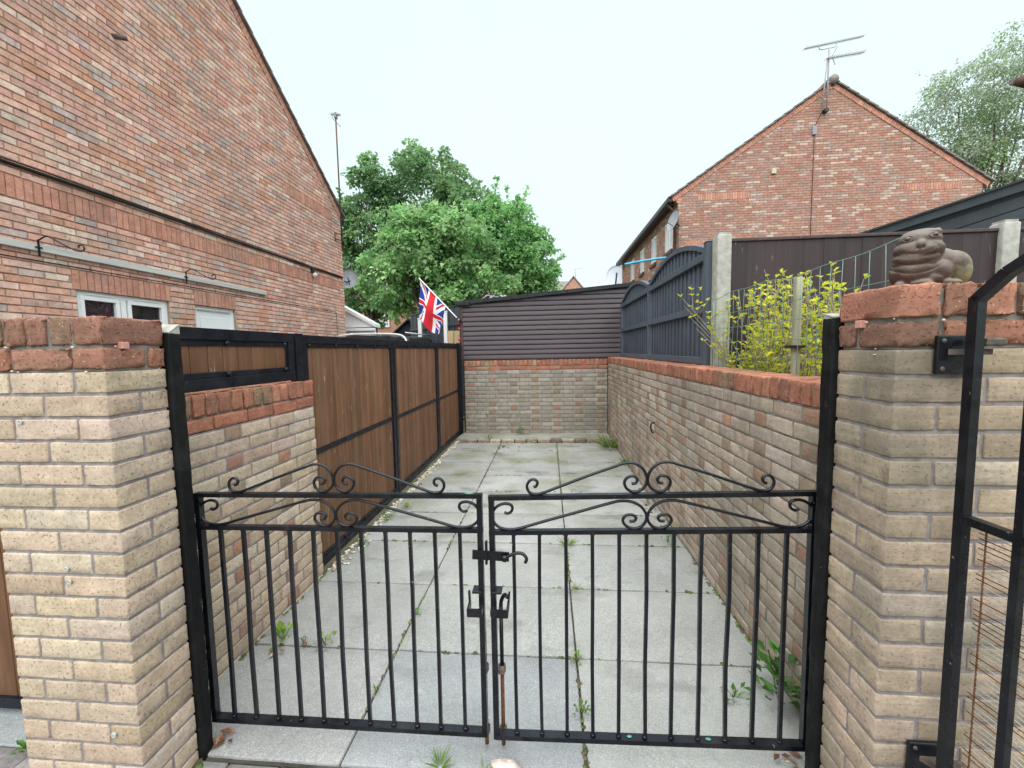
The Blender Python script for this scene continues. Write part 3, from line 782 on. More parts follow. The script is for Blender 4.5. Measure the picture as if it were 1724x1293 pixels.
# one small quad per cell with its own colour
for i in range(nu):
    for j in range(nv):
        q = [i * (nv + 1) + j, (i + 1) * (nv + 1) + j, (i + 1) * (nv + 1) + j + 1, i * (nv + 1) + j + 1]
        F.append(q); nF.append(union((i + .5) / nu, (j + .5) / nv))
b.add(Vq[np.array(F).ravel()], np.arange(len(F) * 4).reshape(-1, 4), 0, np.repeat(np.array(nF), 4, 0)); b.build('cloth', ['cloth'], t)

# ------------------------------------------------------------------ slate grey arched fence panels along the right
def arch_panel(label, y0, y1):
    X = 1.29; t = thing('arched_fence', label, 'fence panel', (X, (y0 + y1) / 2, 1.35), 'slate grey arched fence panels on the right')
    zl = 2.325; zh = 2.495; L = y1 - y0; GC = (.082, .100, .130)
    def za(y): k = (y - y0) / L; return zl + (zh - zl) * (1 - (2 * k - 1) ** 2)
    n = 32; b = MB(); s = L / n; lo = []; hi = []; cs = []
    for i in range(n):
        y = y0 + i * s; o = .0 if i % 2 else .012
        zt = za(y + s / 2) - .012
        lo.append((X + o, y - .006, 1.36)); hi.append((X + .012 + o, y + s + (.004 if i % 2 == 0 else -.02), zt)); cs.append(vary(GC, .1))
    b.rboxes(lo, hi, .002, (1, 1, 1), 0, 0, np.array(cs)); b.build('slats', ['greywood'], t)
    b = MB(); P = [(X + .005, y0 + L * k / 24, za(y0 + L * k / 24)) for k in range(25)]
    V = []; F = []
    for p in P:
        for dx, dz in ((-.028, -.022), (.032, -.022), (.032, .022), (-.028, .022)): V.append((p[0] + dx, p[1], p[2] + dz))
    for i in range(24):
        for j in range(4): F.append([i * 4 + j, (i + 1) * 4 + j, (i + 1) * 4 + (j + 1) % 4, i * 4 + (j + 1) % 4])
    F += [[0, 1, 2, 3], [99, 98, 97, 96]]
    b.add(V, F, 0, GC); b.build('arched_capping', ['greywood'], t)
    for z in (1.435, 1.86, 2.275):
        b = MB(); b.box(X - .034, X - .003, y0, y1, z - .03, z + .03, .004, 0, vary(GC, .06)); b.build('rail', ['greywood'], t)
arch_panel('nearest slate grey fence panel with arched top beside the concrete post', 3.565, 5.41)
arch_panel('far slate grey fence panel with arched top next to brown shed', 5.492, 7.36)
for y, h, lb in ((3.485, 2.375, 'slate grey fence post beside the concrete post'), (5.413, 2.335, 'slate grey fence post between the two arched panels'), (7.363, 2.30, 'slate grey fence post where arched panels meet the shed')):
    b = MB(); b.box(1.262, 1.338, y, y + .077, 0, h, .005, 0, (.084, .102, .132)); b.box(1.258, 1.342, y - .004, y + .081, h, h + .012, .004, 0, (.09, .11, .14))
    tag(b.build('fence_post', ['greywood']), lb, 'fence post', 'slate grey fence posts on the right')
# concrete posts and dark brown fence facing us
def cpost(label, x0, x1, y0, y1, h):
    b = MB(); b.box(x0, x1, y0, y1, 0, h - .02, .008, seg=(2, 2, 12), jit=.0008)
    b.prism([(x0 + .01, y0 + .01, h - .022), (x1 - .01, y0 + .01, h - .022), (x1 - .01, y1 - .01, h - .022), (x0 + .01, y1 - .01, h - .022)], (0, 0, .02))
    tag(b.build('concrete_post', ['concrete']), label, 'fence post', 'concrete fence posts')
cpost('pale concrete post between slate grey panel and dark brown fence', 1.295, 1.40, 3.36, 3.47, 2.42)
cpost('mossy concrete post in dark brown fence behind the stone animal', 3.275, 3.385, 3.36, 3.47, 2.425)
def brownf(label, x0, x1):
    t = thing('board_fence', label, 'fence panel', ((x0 + x1) / 2, 3.41, 0), 'dark brown board fence panels')
    b = MB(); lo = []; hi = []; cs = []; x = x0
    while x < x1 - .02:
        Wd = min(random.uniform(.12, .15), x1 - x)
        lo.append((x, 3.40 + random.uniform(0, .004), .05)); hi.append((x + Wd + .006, 3.418, 2.345 + random.uniform(-.003, .003))); cs.append(vary((.030, .019, .020), .18)); x += Wd
    b.rboxes(lo, hi, .003, (1, 1, 1), 0, 0, np.array(cs)); b.build('boards', ['darkwood'], t)
    b = MB(); b.box(x0, x1, 3.39, 3.43, 2.349, 2.372, .004, 0, (.075, .05, .048)); b.build('capping', ['darkwood'], t)
brownf('long dark brown board fence behind the yellow green shrub', 1.402, 3.273)
brownf('dark brown board fence at right edge beyond mossy concrete post', 3.387, 5.2)

# wire mesh on top of the right wall
b = MB(); X = 1.262; ya_, yb_ = 1.625, 3.34; k = 0
def ztw(y): return 1.912 + .010 * math.sin(y * 5) + .006 * math.sin(y * 13)
y = ya_
while y < yb_:
    b.tube([(X + .004 * math.sin(y * 9 + z * 7), y + random.uniform(-.003, .003), z) for z in np.linspace(1.375, ztw(y), 5)], .0014, 5); y += .076
for i in range(6):
    b.tube([(X + .006 * math.sin(yy * 4 + i), yy, (1.38 + i * .1) if i < 5 else ztw(yy)) if i < 5 else (X, yy, ztw(yy)) for yy in np.linspace(ya_, yb_, 40)], .0017 if i < 5 else .0022, 5)
for yy in (3.33,): b.tube([(X, yy, 1.3), (X, yy, 1.9)], .004, 6)
tag(b.build('wire_mesh_fence', ['wiregreen']), 'green plastic coated wire mesh standing on the right wall', 'wire fence')
t = thing('timber_stake', 'pale split timber stake tied to the green wire mesh', 'stake', (1.29, 2.31, .9))
b = MB(); b.box(1.281, 1.311, 2.292, 2.328, .9, 1.90, .004, seg=(2, 2, 10), jit=.001); b.build('stake', ['stake'], t)
b = MB(); b.box(1.258, 1.318, 2.25, 2.35, 1.535, 1.55, .004); b.build('tie', ['cable'], t)

# yellow-green shrub behind the mesh
t = thing('shrub', 'twiggy shrub with bright yellow green young leaves behind the wire mesh', 'shrub', (1.5, 2.5, 0))
st = MB(); P = []; D = []; Nn = []; L = []; C = []
for s_ in range(90):
    y0 = random.uniform(1.9, 3.3); x0 = random.uniform(1.32, min(1.62, .70 * y0)); h = 1.55 + y0 * random.uniform(.0, .155)
    lean = (random.uniform(-.08, .06), random.uniform(-.10, .2))
    if s_ < 5: lean = (-.16 - .06 * s_ * .5, .35 + .05 * s_); y0 = 3.0; x0 = 1.36; h = 1.6 + .09 * s_
    pts = [(x0 + lean[0] * k * k + .012 * math.sin(k * 9 + s_), y0 + lean[1] * k * k + .012 * math.cos(k * 7 + s_), 1.0 + (h - 1.0) * k) for k in np.linspace(0, 1, 9)]
    st.tube(pts, np.linspace(.0055, .002, 9), 5)
    tw = [pts]
    for q in range(random.randint(3, 5)):
        k = random.randint(2, 7); a = np.array(pts[k]); d = np.array((random.uniform(-.1, .1), random.uniform(-.12, .12), random.uniform(.08, .22)))
        pp = [a, a + d * .5 + (0, 0, .01), a + d]; st.tube(pp, [.003, .0022, .0014], 4); tw.append(pp)
    for br in tw:
        br = np.array(br); n = 9 if len(br) > 4 else 4
        for k in np.linspace(.22 if len(br) > 4 else .3, 1, n):
            i = min(int(k * (len(br) - 1)), len(br) - 2); f_ = k * (len(br) - 1) - i; p = br[i] * (1 - f_) + br[i + 1] * f_
            if random.random() < .3: continue
            for m_ in range(random.randint(3, 5)):
                a = random.uniform(0, 6.28); P.append(p + np.random.default_rng(len(P)).normal(0, .004, 3)); D.append((math.cos(a), math.sin(a), random.uniform(.3, 1.4))); Nn.append((random.uniform(-.5, .5), random.uniform(-.5, .5), 1.)); L.append(random.uniform(.018, .038))
                c = random.choice([(.60, .60, .05), (.54, .56, .05), (.66, .62, .10), (.40, .49, .06)]); C.append(vary(c, .15))
L = np.array(L)
st.build('stems', ['twig'], t); lf = MB(); lf.leaves(np.array(P), np.array(D), np.array(Nn), L, L * .62, np.array(C)); lf.build('leaves', ['leafy'], t)

# ------------------------------------------------------------------ stone animal on the right pier
def sculpt(blobs, voxel, it, fn, name, mat, root):
    b = MB()
    for c, r in blobs: b.ell(c, r, nu=24, nv=16)
    o = b.build('tmp', [mat], root)
    md = o.modifiers.new('r', 'REMESH'); md.mode = 'VOXEL'; md.voxel_size = voxel
    sm = o.modifiers.new('s', 'SMOOTH'); sm.iterations = it; sm.factor = .5
    dg = bpy.context.evaluated_depsgraph_get(); me = bpy.data.meshes.new_from_object(o.evaluated_get(dg))
    off = wloc(root)
    for v in me.vertices:
        v.co = Vector(fn(v.co + off, v.normal)) - off
    me.polygons.foreach_set('use_smooth', [True] * len(me.polygons)); me.update()
    if not me.materials: me.materials.append(M[mat])
    me.name = name
    n = bpy.data.objects.new(name, me); COL.objects.link(n); n.parent = root
    bpy.data.objects.remove(o, do_unlink=True); return n
t = thing('stone_animal', 'carved brown stone animal with wrinkled neck sitting on right brick pier', 'statue', (1.045, 1.255, 1.70))
SC = np.array((1.045, 1.255)); SR = np.array((.77, -.64)); SF = np.array((-.64, -.77))     # its own right and forward directions
def S3(a, f, z): p = SC + SR * a + SF * f; return (p[0], p[1], z)
# blobs: across, forward, height, and radii (own frame)
BL = [(-.030, .010, 1.744, .048, .046, .048), (-.028, .012, 1.778, .050, .046, .036), (-.025, .014, 1.803, .053, .044, .032), (-.024, .010, 1.828, .046, .040, .030),
      (-.021, .004, 1.846, .043, .034, .015), (-.020, .042, 1.798, .036, .018, .020), (-.020, .045, 1.810, .014, .016, .018), (-.062, .0, 1.745, .022, .03, .035),
      (.010, -.030, 1.765, .048, .05, .045), (.040, -.035, 1.752, .041, .045, .047), (.052, -.030, 1.740, .030, .035, .038), (.012, .0, 1.742, .035, .04, .036),
      (-.058, .034, 1.708, .014, .026, .012), (-.016, .040, 1.709, .026, .018, .012), (.004, .026, 1.722, .024, .018, .018), (.022, .012, 1.710, .030, .016, .012), (.042, .006, 1.708, .022, .016, .010),
      (.010, -.006, 1.853, .009, .012, .008)]
Msc = np.array([[SR[0], SF[0], 0], [SR[1], SF[1], 0], [0, 0, 1]])
def loc_(p): d = (p.x - SC[0], p.y - SC[1]); return d[0] * SR[0] + d[1] * SR[1], d[0] * SF[0] + d[1] * SF[1]
def cl01(x): return max(0., min(1., x))
def folds(p, n):
    a, f = loc_(p); nf = n.x * SF[0] + n.y * SF[1]; q = p.copy()
    zz = p.z - 7.5 * (a + .022) ** 2 - .10 * (a + .02)      # rolls sag in the middle of the throat
    k = cl01((1.781 - zz) / .008) * cl01((zz - 1.722) / .012) * cl01((nf + .25) / .5) * cl01((.030 - a) / .02)
    ph = (zz - 1.715) / .0225
    d = k * .0026 * (abs(math.sin(math.pi * ph)) ** .6 - .6)
    mo = math.exp(-((zz - 1.7905) / .0026) ** 2) * cl01((nf - .05) / .4) * cl01((.045 - abs(a + .022)) / .01) * .0006
    br = math.exp(-((a + .045) ** 2 + (p.z - 1.835) ** 2) / .00006) + math.exp(-((a - .006) ** 2 + (p.z - 1.839) ** 2) / .00006)
    no = math.exp(-((abs(a + .020) - .006) / .003) ** 2 - ((p.z - 1.803) / .004) ** 2) * cl01((f - .05) / .01) * .003
    q += n * (d - mo - no - .0015 * br * cl01(nf)); q.z = max(q.z, 1.6995); return q
class _B(MB): pass
def sculpt2(name, mat, root):
    b = MB()
    for a, f, z, ra, rf, rz in BL:
        k = MB(); k.ell((0, 0, 0), (ra, rf, rz), nu=24, nv=16); V = np.vstack(k.V) @ Msc.T + np.array(S3(a, f, z)); b.add(V, k.F, 0)
    o = b.build('tmp', [mat], root)
    md = o.modifiers.new('r', 'REMESH'); md.mode = 'VOXEL'; md.voxel_size = .0022
    sm = o.modifiers.new('s', 'SMOOTH'); sm.iterations = 9; sm.factor = .5
    dg = bpy.context.evaluated_depsgraph_get(); me = bpy.data.meshes.new_from_object(o.evaluated_get(dg)); off = wloc(root)
    cos = [Vector(folds(v.co + off, v.normal)) - off for v in me.vertices]
    for v, c in zip(me.vertices, cos): v.co = c
    me.polygons.foreach_set('use_smooth', [True] * len(me.polygons)); me.update(); me.name = name
    if not me.materials: me.materials.append(M[mat])
    n = bpy.data.objects.new(name, me); COL.objects.link(n); n.parent = root; bpy.data.objects.remove(o, do_unlink=True); return n
body = sculpt2('body', 'statue', t)
from mathutils.bvhtree import BVHTree
bv = BVHTree.FromPolygons([v.co for v in body.data.vertices], [p.vertices for p in body.data.polygons]); t_off = Vector(t.location)
def onface(a, z):       # distance forward of the carved surface at (across, height)
    o_ = Vector(S3(a, .3, z)) - t_off; h = bv.ray_cast(o_, Vector((-SF[0], -SF[1], 0))); return .3 - h[3] if h[3] else .04
for a, z in ((-.046, 1.8325), (.006, 1.8360)):
    f_ = onface(a, z); b = MB(); b.ell(S3(a, f_ - .0015, z), (.0068, .0068, .0062), nu=14, nv=9); b.build('eye', ['statue'], t)
    b = MB(); b.tube([S3(a + .0115 * math.cos(q), onface(a + .0115 * math.cos(q), z + .0074 * math.sin(q)) + .0006, z + .0074 * math.sin(q)) for q in np.linspace(0, 2 * math.pi, 17)], .0014, 6); b.build('eyelid', ['statue'], t)
f_ = onface(-.020, 1.806)
b = MB(); b.prism([S3(-.0275, f_ + .0006, 1.8085), S3(-.0125, f_ + .0006, 1.8090), S3(-.0185, f_ + .001, 1.8015), S3(-.0205, f_ + .001, 1.8012)], tuple(-SF * .012) + (0,)); b.build('nose', ['nose'], t)

# ------------------------------------------------------------------ open black gate at the right edge
t = thing('side_gate', 'tall black metal gate standing open at right edge with rusty wire mesh', 'gate', (1.01, 1.08, .05))
A = np.array((1.012, 1.085)); dv = np.array((.10, -.995)); dv /= np.linalg.norm(dv)
def G(s, z): return (A[0] + dv[0] * s, A[1] + dv[1] * s, z)
f = MB(); Wg = .82
f.bar(G(0, .06), G(0, 1.655), .022, .022, up=(dv[0], dv[1], 0)); f.bar(G(Wg, .06), G(Wg, 1.655), .036, .036, up=(dv[0], dv[1], 0))
arch = [G(s, 1.648 + .16 * (1 - (2 * s / Wg - 1) ** 2) ** .8) for s in np.linspace(0, Wg, 15)]
for a, b_ in zip(arch[:-1], arch[1:]): f.bar(a, b_, .022, .022)
for z in (1.118, .10): f.bar(G(0.012, z), G(Wg - .018, z), .022, .020)
f.build('frame', ['metal'], t)
for i in range(1, 7):
    s = i * Wg / 7; b = MB(); b.bar(G(s, .11), G(s, 1.655 + .16 * (1 - (2 * s / Wg - 1) ** 2) ** .8), .0165, .0165, up=(dv[0], dv[1], 0)); b.build('bar', ['metal'], t)
b = MB(); off = np.array((dv[1], -dv[0])) * -.022
def Gm(s, z): p = G(s, z); return (p[0] + off[0], p[1] + off[1], z)
z = .115
while z < 1.11:
    b.tube([Gm(s, z + .0015 * math.sin(s * 40 + z * 60)) for s in np.linspace(.02, Wg - .02, 12)], .0013, 5, 0 if random.random() < .6 else 1); z += .0128
for i in range(13):
    s = .035 + i * .0625; b.tube([Gm(s, zz) for zz in np.linspace(.11, 1.108, 4)], .0019, 6, 1)
o = b.build('wire_mesh', ['galv', 'rust'], t); o['label'] = 'rusty silver wire mesh'
def plate(label, x0, x1, z0, z1, up):
    t = thing('hinge_plate', label, 'hinge plate', ((x0 + x1) / 2, 1.155, z0), 'black hinge plates on the right pier')
    b = MB(); b.box(x0, x1, 1.146, 1.158, z0, z1, .003); b.build('plate', ['metal'], t)
    for x in (x0 + .014, x1 - .014):
        for z in (z0 + .014, z1 - .014):
            b = MB(); b.ell((x, 1.146, z), (.006, .004, .006), nu=10, nv=6); b.build('screw', ['iron'], t)
    b = MB(); xm = (x0 + x1) / 2; zm = (z0 + z1) / 2
    b.prism([(xm - .030, 1.147, zm + .014), (xm + .05, 1.147, zm + .014), (xm + .03, 1.10, zm + .014), (xm - .008, 1.115, zm + .014)], (0, 0, -.014))
    b.tube([(1.03, 1.112, zm - .015), (1.03, 1.112, zm + .045)], .009, 10)
    b.box(1.03, 1.075, 1.075, 1.115, zm + .022, zm + .040, .004)
    b.build('hinge_pin', ['iron'], t)
plate('black hinge plate with iron pin high on right pier', .984, 1.092, 1.469, 1.568, 1)
plate('black hinge plate with iron pin low on right pier, at bottom edge', .978, 1.09, .355, .455, 1)

# small fixings
for x, y, z, lb in ((-1.245, 1.30, 1.592, 0),): pass
def peg(label, c):
    b = MB(); b.box(c[0] - .011, c[0] + .011, c[1] - .012, c[1] + .012, c[2] - .011, c[2] + .011, .002); tag(b.build('pink_tag', ['pink']), label, 'tag', 'pink square tags on the gate piers')
peg('small pink square tag on side of the left brick pier', (-1.358, 1.225, 1.588)); peg('small pink square tag on side of the right brick pier', (.898, 1.285, 1.606))
for x, z, lb in ((-1.662, 1.352, 'small eye bolt high on front of left brick pier'), (-1.555, .872, 'small eye bolt halfway down left brick pier'), (-1.55, .83, 'tiny screw hook just below the halfway eye bolt of left pier'), (-1.448, .303, 'white headed bolt near the foot of left brick pier')):
    b = MB(); r_ = .0075 if z < .5 else .006
    b.tube([(x + r_ * math.cos(a), 1.157, z + r_ * math.sin(a)) for a in np.linspace(0, 2 * math.pi, 13)], .0022, 6); b.tube([(x, 1.165, z), (x, 1.156, z)], .003 if z > .5 else .0068, 8)
    tag(b.build('eye_bolt', ['galv']), lb, 'bolt')
b = MB(); b.tube(catmull([(1.056, 4.22, .80), (1.03, 4.22, .80), (1.015, 4.21, .77), (1.02, 4.20, .72), (1.04, 4.20, .70)], 4), .008, 8)
tag(b.build('iron_hook', ['metal']), 'small black iron hook sticking out of the long right wall', 'hook')
b = MB(); b.ell((-.172, 1.402, .006), (.058, .036, .03), nu=14, nv=9, jit=.10); tag(b.build('broken_stone', ['stonepink']), 'pale pinkish broken stone stopping the gates at the bottom edge', 'stone')

# ------------------------------------------------------------------ houses
HP = [(6, (.66, .385, .305)), (5, (.68, .445, .365)), (1.2, (.52, .41, .38)), (1.4, (.60, .315, .225)), (1.6, (.72, .55, .46)), (1.6, (.54, .34, .28))]
HP2 = [(6, (.43, .235, .185)), (3, (.41, .26, .215)), (2.2, (.54, .42, .355)), (.8, (.35, .265, .24)), (2, (.43, .205, .155))]
SOLD = [(5, (.55, .27, .20)), (3, (.51, .25, .19)), (2, (.59, .305, .22)), (1, (.48, .26, .215))]
ROW = .075; Z0 = -.01
def house_wall(mb, fr, u0, u1, zb, top, holes, bands, pal, proud=.006, gap=.010):
    """brick fronts on a wall; top(u) gives height; holes (u0,u1,z0,z1) skipped; bands become soldier courses"""
    A0 = []; A1 = []; B0 = []; B1 = []; C = []
    i = int((zb - Z0) / ROW)
    while True:
        z = Z0 + i * ROW; zt = z + ROW - gap
        if z > 12: break
        u = u0 - (.1125 if i % 2 else 0)
        while u < u1:
            a, b_ = max(u, u0), min(u + .215, u1); u += .225
            segs = [(a, b_)]
            for h in holes + bands:
                if z + ROW * .5 > h[2] and z + ROW * .5 < h[3]:
                    ns_ = []
                    for s0, s1 in segs:
                        if h[1] <= s0 or h[0] >= s1: ns_.append((s0, s1))
                        else:
                            if h[0] - s0 > .02: ns_.append((s0, h[0] - .008))
                            if s1 - h[1] > .02: ns_.append((h[1] + .008, s1))
                    segs = ns_
            for s0, s1 in segs:
                if s1 - s0 < .02 or z + ROW * .6 > top((s0 + s1) / 2): continue
                A0.append(s0); A1.append(s1); B0.append(z); B1.append(zt); C.append(pick(pal))
        i += 1
        if z > 11: break
    mb.faces8(A0, A1, B0, B1, proud, .0035, C, fr)
    A0 = []; A1 = []; B0 = []; B1 = []; C = []
    for h in bands:
        u = h[0]
        while u < h[1] - .03:
            A0.append(u); A1.append(min(u + .066, h[1])); B0.append(h[2] + .002); B1.append(h[3] - .009); C.append(pick(SOLD)); u += .075
    if A0: mb.faces8(A0, A1, B0, B1, proud * 1.2, .003, C, fr)

# -- house on the left: gable wall in plane x=-5.25
XL = -5.25; EY, EZ = 10.5, 5.10; RY, RZ = 5.9, 8.30
sl_ = (RZ - EZ) / (EY - RY)
def topL(y): return EZ + (EY - y) * sl_ if y > RY else EZ + (y - (2 * RY - EY)) * sl_
t = thing('brick_house', 'large red brick house with tall gable wall left of the drive', 'house', (-9, 6, 0))
win = (4.28, 5.42, 1.04, 2.315); dor = (5.85, 6.66, 0, 2.315)
bands = [(1.35, 10.26, 3.14, 3.365), (8.24, 10.02, 4.79, 5.015), (4.25, 5.43, 2.315, 2.54), (5.84, 6.66, 2.315, 2.54)]
b = MB(); fr = ((XL, 0, 0), (0, 1, 0), (1, 0, 0))
house_wall(b, fr, 1.3, 10.5, 0, topL, [win, dor], bands, HP, .010)
y1_, y0_ = 10.497, 1.303
# core of the wall around the openings, then the rest of the shell
def core(ys, zs, ye, ze): b.prism([(XL - .002, ys, zs), (XL - .002, ye, zs), (XL - .002, ye, ze), (XL - .002, ys, ze)], (-.25, 0, 0), 1)
core(y0_, 0, win[0], 2.315); core(win[0], 0, win[1], win[2]); core(win[1], 0, dor[0], 2.315); core(dor[1], 0, y1_, 2.315)
b.prism([(XL - .002, y0_, 2.3151), (XL - .002, y1_, 2.3151), (XL - .002, y1_, EZ), (XL - .002, RY, RZ), (XL - .002, y0_, EZ)], (-.25, 0, 0), 1)
b.box(-13, XL - .26, 10.25, 10.495, 0, EZ, .002, 1); b.box(-13, XL - .26, 1.305, 1.55, 0, EZ, .002, 1); b.box(-13.25, -13, 1.305, 10.495, 0, EZ, .002, 1)
fr2 = ((XL, 10.5, 0), (-1, 0, 0), (0, 1, 0)); house_wall(b, fr2, 0, 1.2, 0, lambda u: EZ, [], [], HP)
b.build('wall', ['hbrick', 'hmortar'], t)
# verge brick strip and stepped roof tiles
b = MB(); nY, nZ = -sl_ / math.hypot(1, sl_), 1 / math.hypot(1, sl_)
def strip(mb, p0, p1, w_, d0, d1, mat, col=None, pal=None):
    p0 = np.array(p0); p1 = np.array(p1); L_ = np.linalg.norm(p1 - p0); tt = (p1 - p0) / L_; n_ = int(L_ / .075)
    up = np.array((0, -tt[2], tt[1])) * (1 if tt[1] > 0 else -1)
    if abs(tt[1]) < 1e-6: up = np.array((-tt[2], 0, tt[0])) * (1 if tt[0] > 0 else -1)
    return tt, up, L_, n_
def verge(mb, a, b_, out, wd=.16, pal=SOLD, depth=.03):
    tt, up, L_, n_ = strip(mb, a, b_, 0, 0, 0, 0)
    out = np.array(out, float)
    for i in range(n_):
        p = np.array(a) + tt * (i * L_ / n_); q = p + tt * (L_ / n_ - .008)
        mb.prism([p - up * wd, q - up * wd, q - up * .002, p - up * .002], out * depth, 0, pick(pal))
verge(b, (XL - .004, EY + .02, EZ), (XL - .004, RY, RZ), (1, 0, 0), .14, SOLD, .026); verge(b, (XL - .004, 2 * RY - EY, EZ), (XL - .004, RY, RZ), (1, 0, 0), .14, SOLD, .026)
b.build('verge_bricks', ['hbrick'], t)
b = MB()
def roof(mb, x0, x1, axis, e, r, ez, rz, over=.18, step=.30, th=.028):
    """tile courses from eave coordinate e up to ridge r; axis 'y' slopes along y between x0..x1"""
    e0 = np.array((e, ez)); r0 = np.array((r, rz)); d = r0 - e0; L_ = np.linalg.norm(d); d /= L_; nrm = np.array((-d[1], d[0]));  nrm *= 1 if nrm[1] > 0 else -1
    s = -over
    while s < L_:
        a = e0 + d * s + nrm * (.035); c = e0 + d * min(s + step * 1.12, L_) + nrm * .012
        q = [a - nrm * .0, c, c + nrm * th, a + nrm * th]
        if axis == 'y': mb.prism([(x0, p[0], p[1]) for p in q], (x1 - x0, 0, 0))
        else: mb.prism([(p[0], x0, p[1]) for p in q], (0, x1 - x0, 0))
        s += step
roof(b, -13.3, XL + .075, 'y', EY, RY, EZ, RZ); roof(b, -13.3, XL + .075, 'y', 2 * RY - EY, RY, EZ, RZ)
b.tube([(-13.3, RY, RZ + .03), (XL + .07, RY, RZ + .03)], .09, 8)
b.build('roof', ['tile'], t)
b = MB(); b.box(-13, XL + .05, EY + .03, EY + .16, EZ - .19, EZ - .06, .03); b.box(-13, XL + .02, EY - .0, EY + .04, EZ - .2, EZ - .03, .003); b.build('gutter', ['gutter'], t)
def window(root, fr, u0, u1, z0, z1, depth, mull, fw_=.055, inside=True, vent=True, trans=None):
    O, U, N_ = [np.array(x, float) for x in fr]
    def bx(mb, a0, a1, w0, w1, c0, c1, r=.004, mat=0): mb.rboxes([(a0, w0, c0)], [(a1, w1, c1)], r, (1, 1, 1), 0, mat, (1, 1, 1), (O, U, N_), False)
    f = MB(); d = -depth
    bx(f, u0, u1, d, d + .06, z1 - fw_, z1); bx(f, u0, u1, d, d + .06, z0, z0 + fw_)
    ed = [u0] + mull + [u1]
    for i, x in enumerate(ed):
        a = x if i == 0 else (x - fw_ if i == len(ed) - 1 else x - fw_ * .6); bx(f, a, a + (fw_ if i in (0, len(ed) - 1) else fw_ * 1.2), d + .002, d + .058, z0 + fw_, z1 - fw_)
    if vent:
        for i in range(len(ed) - 1):
            a, c = ed[i], ed[i + 1]; bx(f, a + (c - a) * .22, c - (c - a) * .2, d + .061, d + .072, z1 - fw_ * .75, z1 - fw_ * .45, .002)
    # opening sash frames
    for i in range(len(ed) - 1):
        a, c = ed[i] + fw_ * .9, ed[i + 1] - fw_ * .9; s_ = .045
        bx(f, a, c, d + .01, d + .068, z1 - fw_ - s_, z1 - fw_ - .001); bx(f, a, c, d + .01, d + .068, z0 + fw_ + .001, z0 + fw_ + s_)
        for x in (a, c - s_): bx(f, x, x + s_, d + .011, d + .067, z0 + fw_ + s_, z1 - fw_ - s_)
    fo = f.build('window', ['white'], root)
    g_ = MB(); bx(g_, u0 + fw_, u1 - fw_, d + .022, d + .030, z0 + fw_, z1 - fw_, .001); g_.build('pane', ['glass'], fo)
    if inside:
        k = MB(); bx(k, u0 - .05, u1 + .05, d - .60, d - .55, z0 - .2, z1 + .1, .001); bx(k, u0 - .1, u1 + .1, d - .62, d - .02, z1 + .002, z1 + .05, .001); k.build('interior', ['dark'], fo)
        k = MB()
        for a, c in ((u0 + .03, u0 + .03 + (u1 - u0) * .12), (u1 - (u1 - u0) * .2, u1 - .04)):
            bx(k, a, c, d - .12, d - .09, z0, z1 - .02, .01)
        k.build('curtain', ['curtain'], fo)
    return fo
wf = window(t, fr, win[0], win[1], win[2], win[3], .09, [4.82])
# flag pinned up inside the first pane
b = MB(); F = []; Q = []; cc = []
for i in range(48):
    for j in range(26):
        y = 4.40 + i * .0072; z = 2.24 - j * .0105
        Q += [(XL - .115, y, z), (XL - .115, y + .0072, z), (XL - .115, y + .0072, z - .0105), (XL - .115, y, z - .0105)]; cc += [union((i + .5) / 48, (j + .5) / 26)] * 4
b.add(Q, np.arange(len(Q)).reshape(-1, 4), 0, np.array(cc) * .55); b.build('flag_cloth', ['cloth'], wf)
d_ = MB(); d_.box(XL - .12, XL - .06, dor[0], dor[1], 0, dor[3] - .07, .004)
dr = d_.build('door', ['white'], t)
b = MB()
b.box(XL - .13, XL - .04, dor[0] + .001, dor[1] - .001, dor[3] - .069, dor[3] - .001, .004)
for y in (dor[0] + .001, dor[1] - .056): b.box(XL - .058, XL - .038, y, y + .055, .01, dor[3] - .070, .003)
b.box(XL - .0575, XL - .050, dor[0] + .14, dor[1] - .14, 1.2, dor[3] - .16, .004); b.box(XL - .037, XL - .028, dor[0] + .08, dor[1] - .1, dor[3] - .055, dor[3] - .04, .002)
b.build('door_frame', ['white'], dr)
# things fixed to that gable
def onwall(y, z, o=0.): return (XL + .008 + o, y, z)
b = MB(); b.tube([onwall(y, z, .02 + .008 * math.sin(y * 3)) for y, z in ((1.6, 3.43), (3.2, 3.46), (3.75, 3.465), (5, 3.47), (6.5, 3.465), (8, 3.475), (9, 3.46), (9.7, 3.475), (10.42, 3.47))], .017, 8)
b.tube([onwall(y, z, .035) for y, z in ((1.6, 3.455), (4, 3.49), (6, 3.488), (8, 3.497), (9, 3.478), (10.42, 3.49))], .007, 6)
tag(b.build('cable', ['cable']), 'thick black cable clipped above the orange brick band of left house', 'cable')
b = MB(); b.tube([onwall(y, z, .006) for y, z in ((1.6, 2.555), (3.7, 2.56), (5.5, 2.566), (7.5, 2.567), (9.4, 2.58), (9.97, 2.58), (10.03, 2.55), (10.05, 1.0))], .0055, 6)
tag(b.build('cable', ['cable']), 'thin dark cable running under the grey plank of left house', 'cable')
b = MB(); b.box(XL + .009, XL + .05, 1.6, 7.42, 2.655, 2.725, .004); tag(b.build('plank', ['plank']), 'long weathered grey timber plank fixed along left house wall', 'plank')
